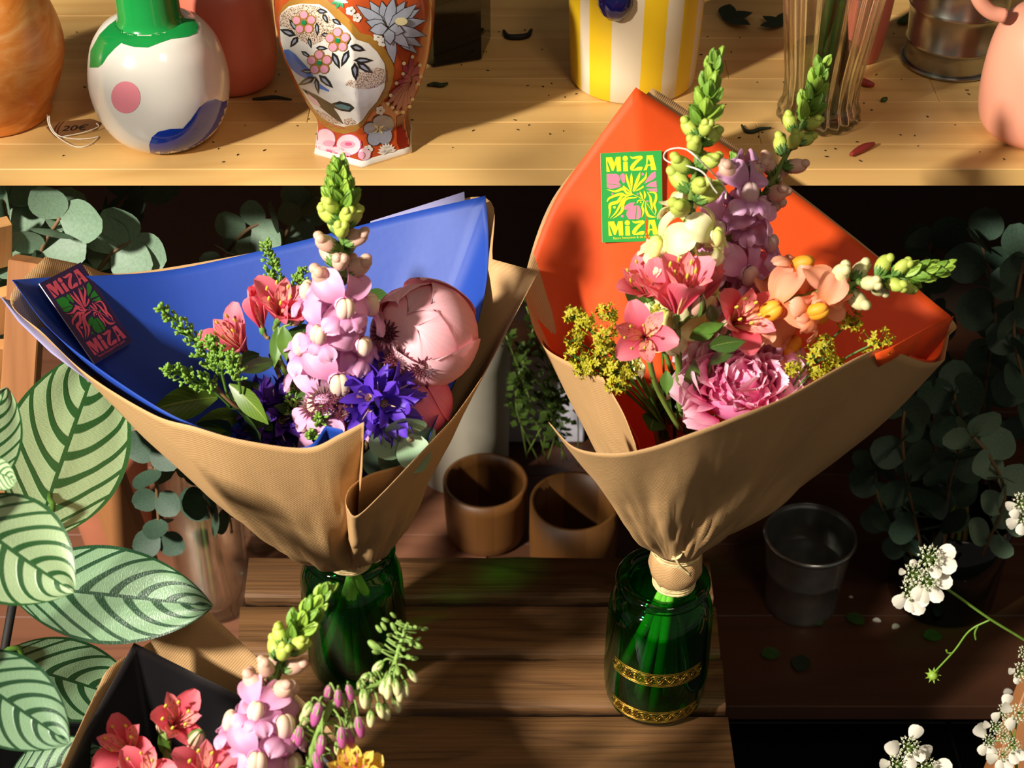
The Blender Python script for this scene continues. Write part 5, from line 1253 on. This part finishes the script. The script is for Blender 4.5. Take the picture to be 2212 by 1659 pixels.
# ---------------------------------------------------------------- white lace flowers at the right
def wl_petal(): return M().grid(petal(1.0, .42, .1, .5, 5, 6, 1.35, .42, .25, .3, .03, 2)).mesh('petal', m['white'])
WP = wl_petal()
random.seed(9); mm = M()
for k in range(26):
    th = acos(1 - .8 * (k + .5) / 26); ph = k * 2.39996; d = V((sin(th) * cos(ph), sin(th) * sin(ph), cos(th)))
    mm.tube([V((0, 0, 0)), d * .8], .02, 3, 1, cap=False)
    for j in range(4): q = d * .85 + V((U(-.1, .1), U(-.1, .1), U(-.1, .1))); mm.ell(q, (.07, .07, .06), 0, 5, 3)
    mm.tube([d * .85, d * 1.12 + V((U(-.05, .05), U(-.05, .05), 0))], .012, 3, 0, cap=False)
WC = mm.mesh('floret_cluster', [m['whitec'], m['green']])
def lace(label, stem, heads, cat='flower', extra=()):
    P = catmull([at(*p) for p in stem], 6); root = thing('white_lace_flower', P[0], label, cat)
    M().tube(P, .0011, 6).put('stem', m['green'], root); top = P[-1]
    for hx, hy, HY, s, pets, d in heads:
        c = at(hx, hy, HY); f = frame(c, d); M().tube(catmull([top, top.lerp(c, .6), c], 3), .0006, 5).put('ray', m['green'], root)
        o = put('floret_cluster', WC, f @ Matrix.Scale(s, 4), root)
        for (dx, dy, L) in pets:
            v_ = (RT * dx - UP * dy); v_.normalize()
            put('petal', WP, frame(c + v_ * s * .55, v_, V(d)) @ Matrix.Scale(L, 4), o)
    for e_ in extra: M().tube(catmull([at(*p) for p in e_], 6), .0008, 5).put('side_stem', m['green'], root)
    return root
D = (0, -.7, .7)
lace('white lace flower head on a thin arching stem, right of the orange bouquet', [(2300, 1440, .80), (2212, 1382, .80), (2140, 1338, .80), (2060, 1282, .80), (2030, 1262, .80)],
     [(2005, 1205, .80, .0105, ((1, -.3, .014), (1, .4, .015), (.5, 1, .010)), D), (1972, 1240, .80, .009, ((-1, -.2, .006), (0, -1, .006)), D), (2002, 1253, .795, .009, ((1, .1, .013), (.6, 1, .013), (-.2, 1, .012), (-.6, .9, .012)), D), (1966, 1275, .80, .009, ((-.8, .8, .012), (0, 1, .011), (.4, 1, .014), (.8, .7, .011)), D)],
     extra=([(2140, 1338, .80), (2095, 1362, .80), (2062, 1405, .80), (2025, 1445, .80), (2016, 1455, .80)], [(2112, 1352, .80), (2106, 1368, .80), (2108, 1382, .80)], [(2058, 1411, .80), (2048, 1410, .80), (2044, 1404, .80)]))
bd = thing('green_flower_bud', at(2015, 1458, .80), 'tiny spiky green bud hanging at the end of the lace flower side stem', 'bud')
M().ell((0, 0, 0), (.004, .004, .0035), 0, 8, 6, mx=Matrix.Translation(at(2015, 1459, .80))).put('bud_core', m['lime'], bd)
for k in range(9):
    a = k * .7; c = at(2015, 1459, .80); v_ = RT * cos(a) + UP * sin(a); leaf(bd, c, c + v_ * .006, .0009, m['lime'], .4)
lace('white lace flower head cut off by the bottom edge right of the crate', [(1990, 1760, .74), (1982, 1700, .74), (1980, 1660, .74)],
     [(1962, 1612, .74, .009, ((.5, -1, .013), (.7, .6, .010), (.1, 1, .012)), D), (1938, 1650, .735, .009, ((-.3, -1, .014), (-1, 0, .009)), D), (2000, 1655, .735, .009, ((0, -1, .012), (1, 0, .014), (1, .6, .012)), D)])
lace('dense white lace flower with green centre in the bottom right corner', [(2200, 1760, .74), (2196, 1660, .745), (2190, 1600, .75)],
     [(2168, 1535, .76, .006, ((.3, -1, .010), (-.8, .6, .008)), D), (2150, 1570, .755, .006, ((-1, -.2, .007),), D), (2135, 1600, .755, .006, ((-.8, -1, .013), (-.6, .9, .009), (.3, 1, .010)), D), (2175, 1565, .755, .006, (), D), (2165, 1590, .75, .006, (), D), (2185, 1610, .745, .007, ((.2, 1, .010), (.8, .8, .010)), D), (2165, 1630, .745, .006, ((-.9, .3, .010), (-.2, 1, .009), (.6, 1, .009)), D), (2200, 1540, .755, .008, ((-1, -.4, .010), (-.6, .8, .010)), D)])
lace('white lace flower touching the right edge above the lower shelf', [(2290, 1250, .82), (2230, 1190, .82), (2222, 1130, .82)],
     [(2206, 1085, .82, .008, ((-1, .3, .008), (-.6, 1, .009)), D), (2210, 1118, .82, .007, ((-1, .5, .010), (-.2, 1, .009)), D)])
lace('small green and white lace flower umbel at the right edge', [(2290, 1560, .78), (2240, 1480, .78), (2222, 1450, .78)],
     [(2206, 1450, .78, .008, ((-1, 0, .006), (-.5, 1, .006)), D), (2212, 1410, .78, .006, (), D)])

# ---------------------------------------------------------------- things on the lower shelf
def lvase(name, label, bx, by, rows, mat, th=.003, cat='vase', sm=0, z0=ZL, seg=56, **k): return vase(name, label, bx, by, rows, mat, th, seg, sm=sm, z0=z0, cat=cat, **k)
gb = G('bamboo'); u, v = gb.uv(); f = gb.math('FRACT', gb.math('MULTIPLY', u, 14.0))
nzb = gb.noise(gb.mapn(gb.n('TexCoord').outputs['UV'], (14, .3, 1)), 1.0, 1); st_ = gb.math('FLOOR', gb.math('MULTIPLY', u, 14.0))
wn = gb.n('TexWhiteNoise', noise_dimensions='1D'); gb.l(st_, wn.inputs['W'])
m['bamboo'] = gb.fin(gb.mix(wn.outputs['Value'], lin((124, 80, 34)), lin((92, 56, 22))), .5)
lvase('bamboo_pot', 'larger empty bamboo pot behind the crate, left of the pair', 1050, 1150, [(1150, 76), (1142, 84), (1128, 86), (1060, 91), (1038, 92)], m['bamboo'], .0045, 'pot')
lvase('bamboo_pot', 'empty bamboo pot behind the crate, right one of the pair under the orange wrap', 1237, 1222, [(1222, 88), (1215, 93), (1150, 96), (1082, 97)], m['bamboo'], .0045, 'pot')
lvase('white_cylinder_vase', 'tall plain grey white cylinder vase behind the bamboo pots', 1000, 1010, [(1010, 92), (1004, 98), (900, 103), (760, 110), (640, 114)], plain('grey_white_ceramic', (176, 168, 150), .6, .08, 14), .005)
t, o, mm_, b, pr = lvase('zinc_pail', 'empty zinc pail on the brown lower shelf, right of the crate', 1728, 1298, [(1298, 76), (1296, 78), (1288, 76), (1225, 84), (1223, 86), (1220, 84), (1166, 96), (1160, 97), (1157, 101), (1154, 101), (1152, 97)], plain('dull_zinc', (176, 180, 178), .22, .2, 40, Metallic=.85), .0012, 'pail')
# big glass vases with eucalyptus
def bigvase(label, bx, by, rows, n, stemtop, seed, mat, lab2, grp):
    random.seed(seed); t, o, mm_, b, pr = lvase('large_glass_vase', label, bx, by, rows, mat, .0035)
    for k in range(n):
        a = k * 2.4; r0 = .4 * pr[0][0]; tt = at(*stemtop[k % len(stemtop)])
        q = b + V((r0 * cos(a), r0 * sin(a), .01)); tp = b + V((.3 * r0 * cos(a), .3 * r0 * sin(a), pr[-1][1]))
        tag(M().tube(catmull([q, tp, tp.lerp(tt, .5)], 5), .0026, 6).put('cut_stem', m['stemb' if k % 2 else 'stem']), lab2, 'stem', grp)
    return b, pr
bigvase('large clear glass vase of eucalyptus stems left of the crate', 470, 1300, [(1300, 66), (1294, 72), (1240, 76), (1100, 84), (960, 92)], 9, [(430, 900, 1.2), (480, 880, 1.22)], 3, m['cglass'], 'brown green stem in the large clear vase left of the crate', 'stems in the left glass vase')
bigvase('large dark glass vase of eucalyptus stems on the right of the lower shelf', 2030, 1280, [(1280, 104), (1272, 112), (1180, 116), (1090, 120)], 9, [(2050, 900, 1.3), (2120, 880, 1.32)], 4, m['dglass'], 'brown green stem in the dark vase right of the zinc pail', 'stems in the right glass vase')
lvase('glass_tumbler', 'short clear glass tumbler with bright glints behind the crate corner', 566, 1178, [(1178, 34), (1170, 38), (1110, 42), (1080, 43)], m['cglass'], .004, 'glass')
bx = at(1180, 915, 1.62)
tag(M().box((bx.x - .055, 1.60, ZL + .001), (bx.x + .05, 1.66, ZL + .10), bev=.002).put('white_box', plain('white_card_box', (190, 186, 196), .7, .04), None, False), 'white cardboard box at the back of the lower shelf behind the orange wrap', 'box')
m['tcl'] = plain('salmon_clay', (206, 128, 96), .6, .08, 12)
lvase('clay_planter', 'salmon clay planter standing on the lower shelf behind the wooden easel leg', 262, 1185, [(1185, 64), (1175, 70), (1080, 84), (985, 94), (975, 100), (940, 102)], m['tcl'], .008, 'pot')
# wooden easel stand at the left
es = thing('wooden_easel_stand', at(120, 1000, 1.12), 'light wooden A-frame stand with slats behind the prayer plant', 'stand')
def beam(p0, p1, w_, d_, mat, name, xh=(1, 0, 0), par=None):
    L = (p1 - p0).length
    return put(name, M().box((-w_ / 2, -d_ / 2, 0), (w_ / 2, d_ / 2, L), bev=.0012).mesh(name, mat, False), frame(p0, p1 - p0, xh), par or es)
beam(at(305, 1235, 1.165), at(170, 880, 1.2), .036, .022, m['legwood'], 'leg')
beam(at(20, 1235, 1.05), at(62, 560, 1.14), .03, .02, m['legwood'], 'leg')
m['stand2'] = m['stand']
for (a, b2) in (((-60, 690, 1.13), (62, 655, 1.15)), ((-60, 782, 1.12), (68, 778, 1.14)), ((-60, 860, 1.11), (58, 880, 1.13)), ((-60, 540, 1.14), (22, 520, 1.16))):
    beam(at(*a), at(*b2), .05, .012, m['stand2'], 'slat', (0, -.3, 1))
bs = thing('wooden_beam', at(2150, 1700, .9), 'brown wooden beam slanting in the bottom right corner', 'beam')
beam(at(2150, 1720, .92), at(2262, 1440, .98), .032, .022, m['legwood'], 'board', par=bs)
# dark post at the lower left
tag(M().tube([at(-18, 1560, .95), at(30, 1290, 1.0)], .004, 8).put('thin_metal_rod', m['blackish']), 'thin dark rod slanting behind the prayer plant leaves at the left edge', 'rod')

# ---------------------------------------------------------------- background eucalyptus
gl_, gr_ = 'eucalyptus branches behind the blue wrap', 'eucalyptus branches at the right under the shelf'
BG = [
 ('eucalyptus branch with the largest round leaves, upper left corner under the shelf', [(60, 760, 1.20), (70, 640, 1.18), (90, 540, 1.17), (130, 470, 1.17)], .042, .022),
 ('eucalyptus branch hanging at the far left above the wooden stand', [(-40, 700, 1.22), (0, 600, 1.19), (20, 520, 1.18), (10, 430, 1.19)], .040, .022),
 ('eucalyptus branch just behind the purple card', [(200, 760, 1.24), (190, 640, 1.20), (230, 560, 1.19), (280, 520, 1.19)], .040, .024),
 ('shadowed eucalyptus branch against the shelf underside at the left', [(150, 640, 1.27), (190, 520, 1.25), (250, 450, 1.25), (300, 400, 1.26)], .038, .024),
 ('eucalyptus branch bending right above the blue paper edge', [(420, 700, 1.36), (470, 580, 1.32), (530, 500, 1.30), (600, 470, 1.30)], .032, .022),
 ('small eucalyptus branch behind the green snapdragon tip', [(560, 700, 1.40), (600, 580, 1.36), (620, 500, 1.34), (660, 440, 1.34)], .030, .022),
 ('dark hanging eucalyptus strand below the kraft of the blue bouquet', [(330, 900, 1.12), (335, 990, 1.12), (340, 1080, 1.115), (345, 1160, 1.11)], .029, .026),
 ('dark eucalyptus branch over the large clear vase', [(470, 1150, 1.16), (440, 1060, 1.15), (430, 980, 1.15), (420, 900, 1.15)], .034, .022),
 ('second dark eucalyptus branch over the large clear vase, nearer the kraft', [(500, 1150, 1.18), (490, 1080, 1.17), (480, 1000, 1.17), (470, 930, 1.18)], .030, .022),
 ('single eucalyptus tip peeking out between prayer plant and kraft', [(300, 860, 1.10), (285, 890, 1.09), (270, 915, 1.085)], .036, .03),
]
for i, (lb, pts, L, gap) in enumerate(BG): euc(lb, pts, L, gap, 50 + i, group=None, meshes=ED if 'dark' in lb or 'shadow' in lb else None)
BR = [
 ('eucalyptus branch touching the right fold of the orange wrap', [(1990, 1180, 1.24), (1960, 1040, 1.22), (1950, 920, 1.22), (1975, 820, 1.24)], .036, .024),
 ('eucalyptus branch in the middle of the right hand cluster', [(2040, 1180, 1.26), (2050, 1050, 1.23), (2080, 940, 1.22), (2060, 850, 1.22)], .036, .022),
 ('eucalyptus branch drooping at the right edge over the lace flowers', [(2120, 1200, 1.16), (2170, 1080, 1.14), (2140, 990, 1.14), (2100, 940, 1.15)], .032, .024),
 ('eucalyptus branch at the upper right under the shelf', [(2110, 1000, 1.34), (2130, 820, 1.30), (2150, 660, 1.29), (2120, 520, 1.30)], .040, .026),
 ('eucalyptus branch along the right picture edge', [(2230, 1000, 1.26), (2220, 860, 1.24), (2190, 720, 1.23), (2210, 560, 1.24)], .038, .026),
 ('shadowed eucalyptus branch behind the peach snapdragon tip', [(2020, 1000, 1.42), (2010, 820, 1.38), (1990, 660, 1.36), (2010, 520, 1.36)], .040, .03),
 ('shadowed low eucalyptus branch above the dark glass vase', [(1990, 1230, 1.30), (1930, 1140, 1.28), (1900, 1080, 1.27), (1890, 1010, 1.28)], .034, .024),
]
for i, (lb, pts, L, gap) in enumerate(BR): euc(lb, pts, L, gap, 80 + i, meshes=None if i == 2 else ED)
# yellow-green filler in front of the white box
random.seed(64); ff_ = thing('leafy_filler', at(1150, 900, 1.45), 'small leaved yellow green foliage between the two bouquets', 'greenery')
mm = M(); ml = plain('filler_leaf', (66, 88, 30), .5, .3, 60, .2)
for k in range(9):
    p = at(U(1120, 1250), U(980, 1010), 1.5); q = at(U(1090, 1230), U(640, 860), U(1.38, 1.5)); P = catmull([p, p.lerp(q, .5) + V((U(-.02, .02), 0, .01)), q], 6)
    mm.tube(P, .0008, 4, 1)
    for j in range(4, len(P)):
        for z in range(5):
            d = V((U(-1, 1), U(-1, 1), U(-1, 1))); f = frame(P[j] + d * .008, d); mm.grid(petal(.011, .005, .1, .6, 2, 2, 1, .6, .2), 0, mx=f)
o = mm.put('foliage_mass', [ml, m['stem']], ff_); o['kind'] = 'stuff'
# fallen leaves on the lower shelf
for x, y, L, a, lb in ((1645, 1415, .022, .2, 'round dark green leaf at the front of the brown shelf, nearest the crate'), (1725, 1450, .026, 1.2, 'darkest crumpled leaf on the brown shelf straight in front of the zinc pail'), (1828, 1330, .022, -.5, 'green leaf lying just right of the zinc pail foot'), (1995, 1375, .022, .1, 'dull green leaf lying in front of the dark glass vase'), (1775, 1350, .02, 2.2, 'dark dry leaf touching the zinc pail foot')):
    c = atz(x, y, ZL + .003); mm = M().grid(petal(L, L * .42, 1.45, 1.75, 4, 5, .95, .5, .2, .1, .02), mx=frame(c, (0, 0, 1), (cos(a), sin(a), 0)))
    tag(mm.put('fallen_leaf', m['leafd'] if y != 1450 else m['dgreen']), lb, 'leaf')
for x, y, s in ((1885, 1340, .006), (1928, 1358, .0065), (1834, 1290, .003), (2168, 1498, .007)):
    c = atz(x, y, ZL + .002); tag(M().grid(petal(s * 1.6, s * .6, 1.4, 1.8, 3, 4, 1, .5, .2, .3), mx=frame(c, (0, 0, 1), (1, U(-1, 1), 0))).put('fallen_petal', m['white']), {1885: 'small white petal left of the dark vase on the brown shelf', 1928: 'larger white petal in front of the dark glass vase', 1834: 'tiny white speck petal beside the zinc pail', 2168: 'pinkish white petal at the right end of the brown shelf front'}[x], 'petal')

# ---------------------------------------------------------------- unseen foliage, added above the frame to dapple the shelf
random.seed(91); tpn = thing('trailing_plant', V((-.75, .45, 1.9)), 'leafy plant trailing above the top of the frame, dappling the shelf with shade', 'plant')
LP_ = V((-1.75, -0.45, 2.25)); nodes = []
for px, py, n, sp in ((150, 90, 5, .03), (260, 250, 3, .02), (560, 230, 3, .025), (1010, 190, 5, .03), (1130, 60, 5, .03), (1560, 60, 5, .03), (1660, 170, 4, .025), (1950, 260, 5, .035), (2100, 230, 4, .03), (880, 250, 2, .02), (1250, 320, 2, .02), (40, 330, 2, .02)):
    t_ = atz(px, py, ZS)
    for k in range(n):
        q = t_ + V((U(-sp, sp), U(-sp, sp), 0)); fq = U(.27, .33); p = q.lerp(LP_, fq); nodes.append(p)
        put('leaf', random.choice(EL), frame(p, (U(-1, 1), U(-.6, .6), U(-1, .2)), (LP_ - p)) @ Matrix.Scale(U(.03, .05), 4), tpn)
nodes.sort(key=lambda p: p.x)
M().tube(catmull([V((-.75, .45, 1.9))] + [p + V((0, 0, .01)) for p in nodes[::3]], 3), .0012, 5).put('vine', m['stemb'], tpn)
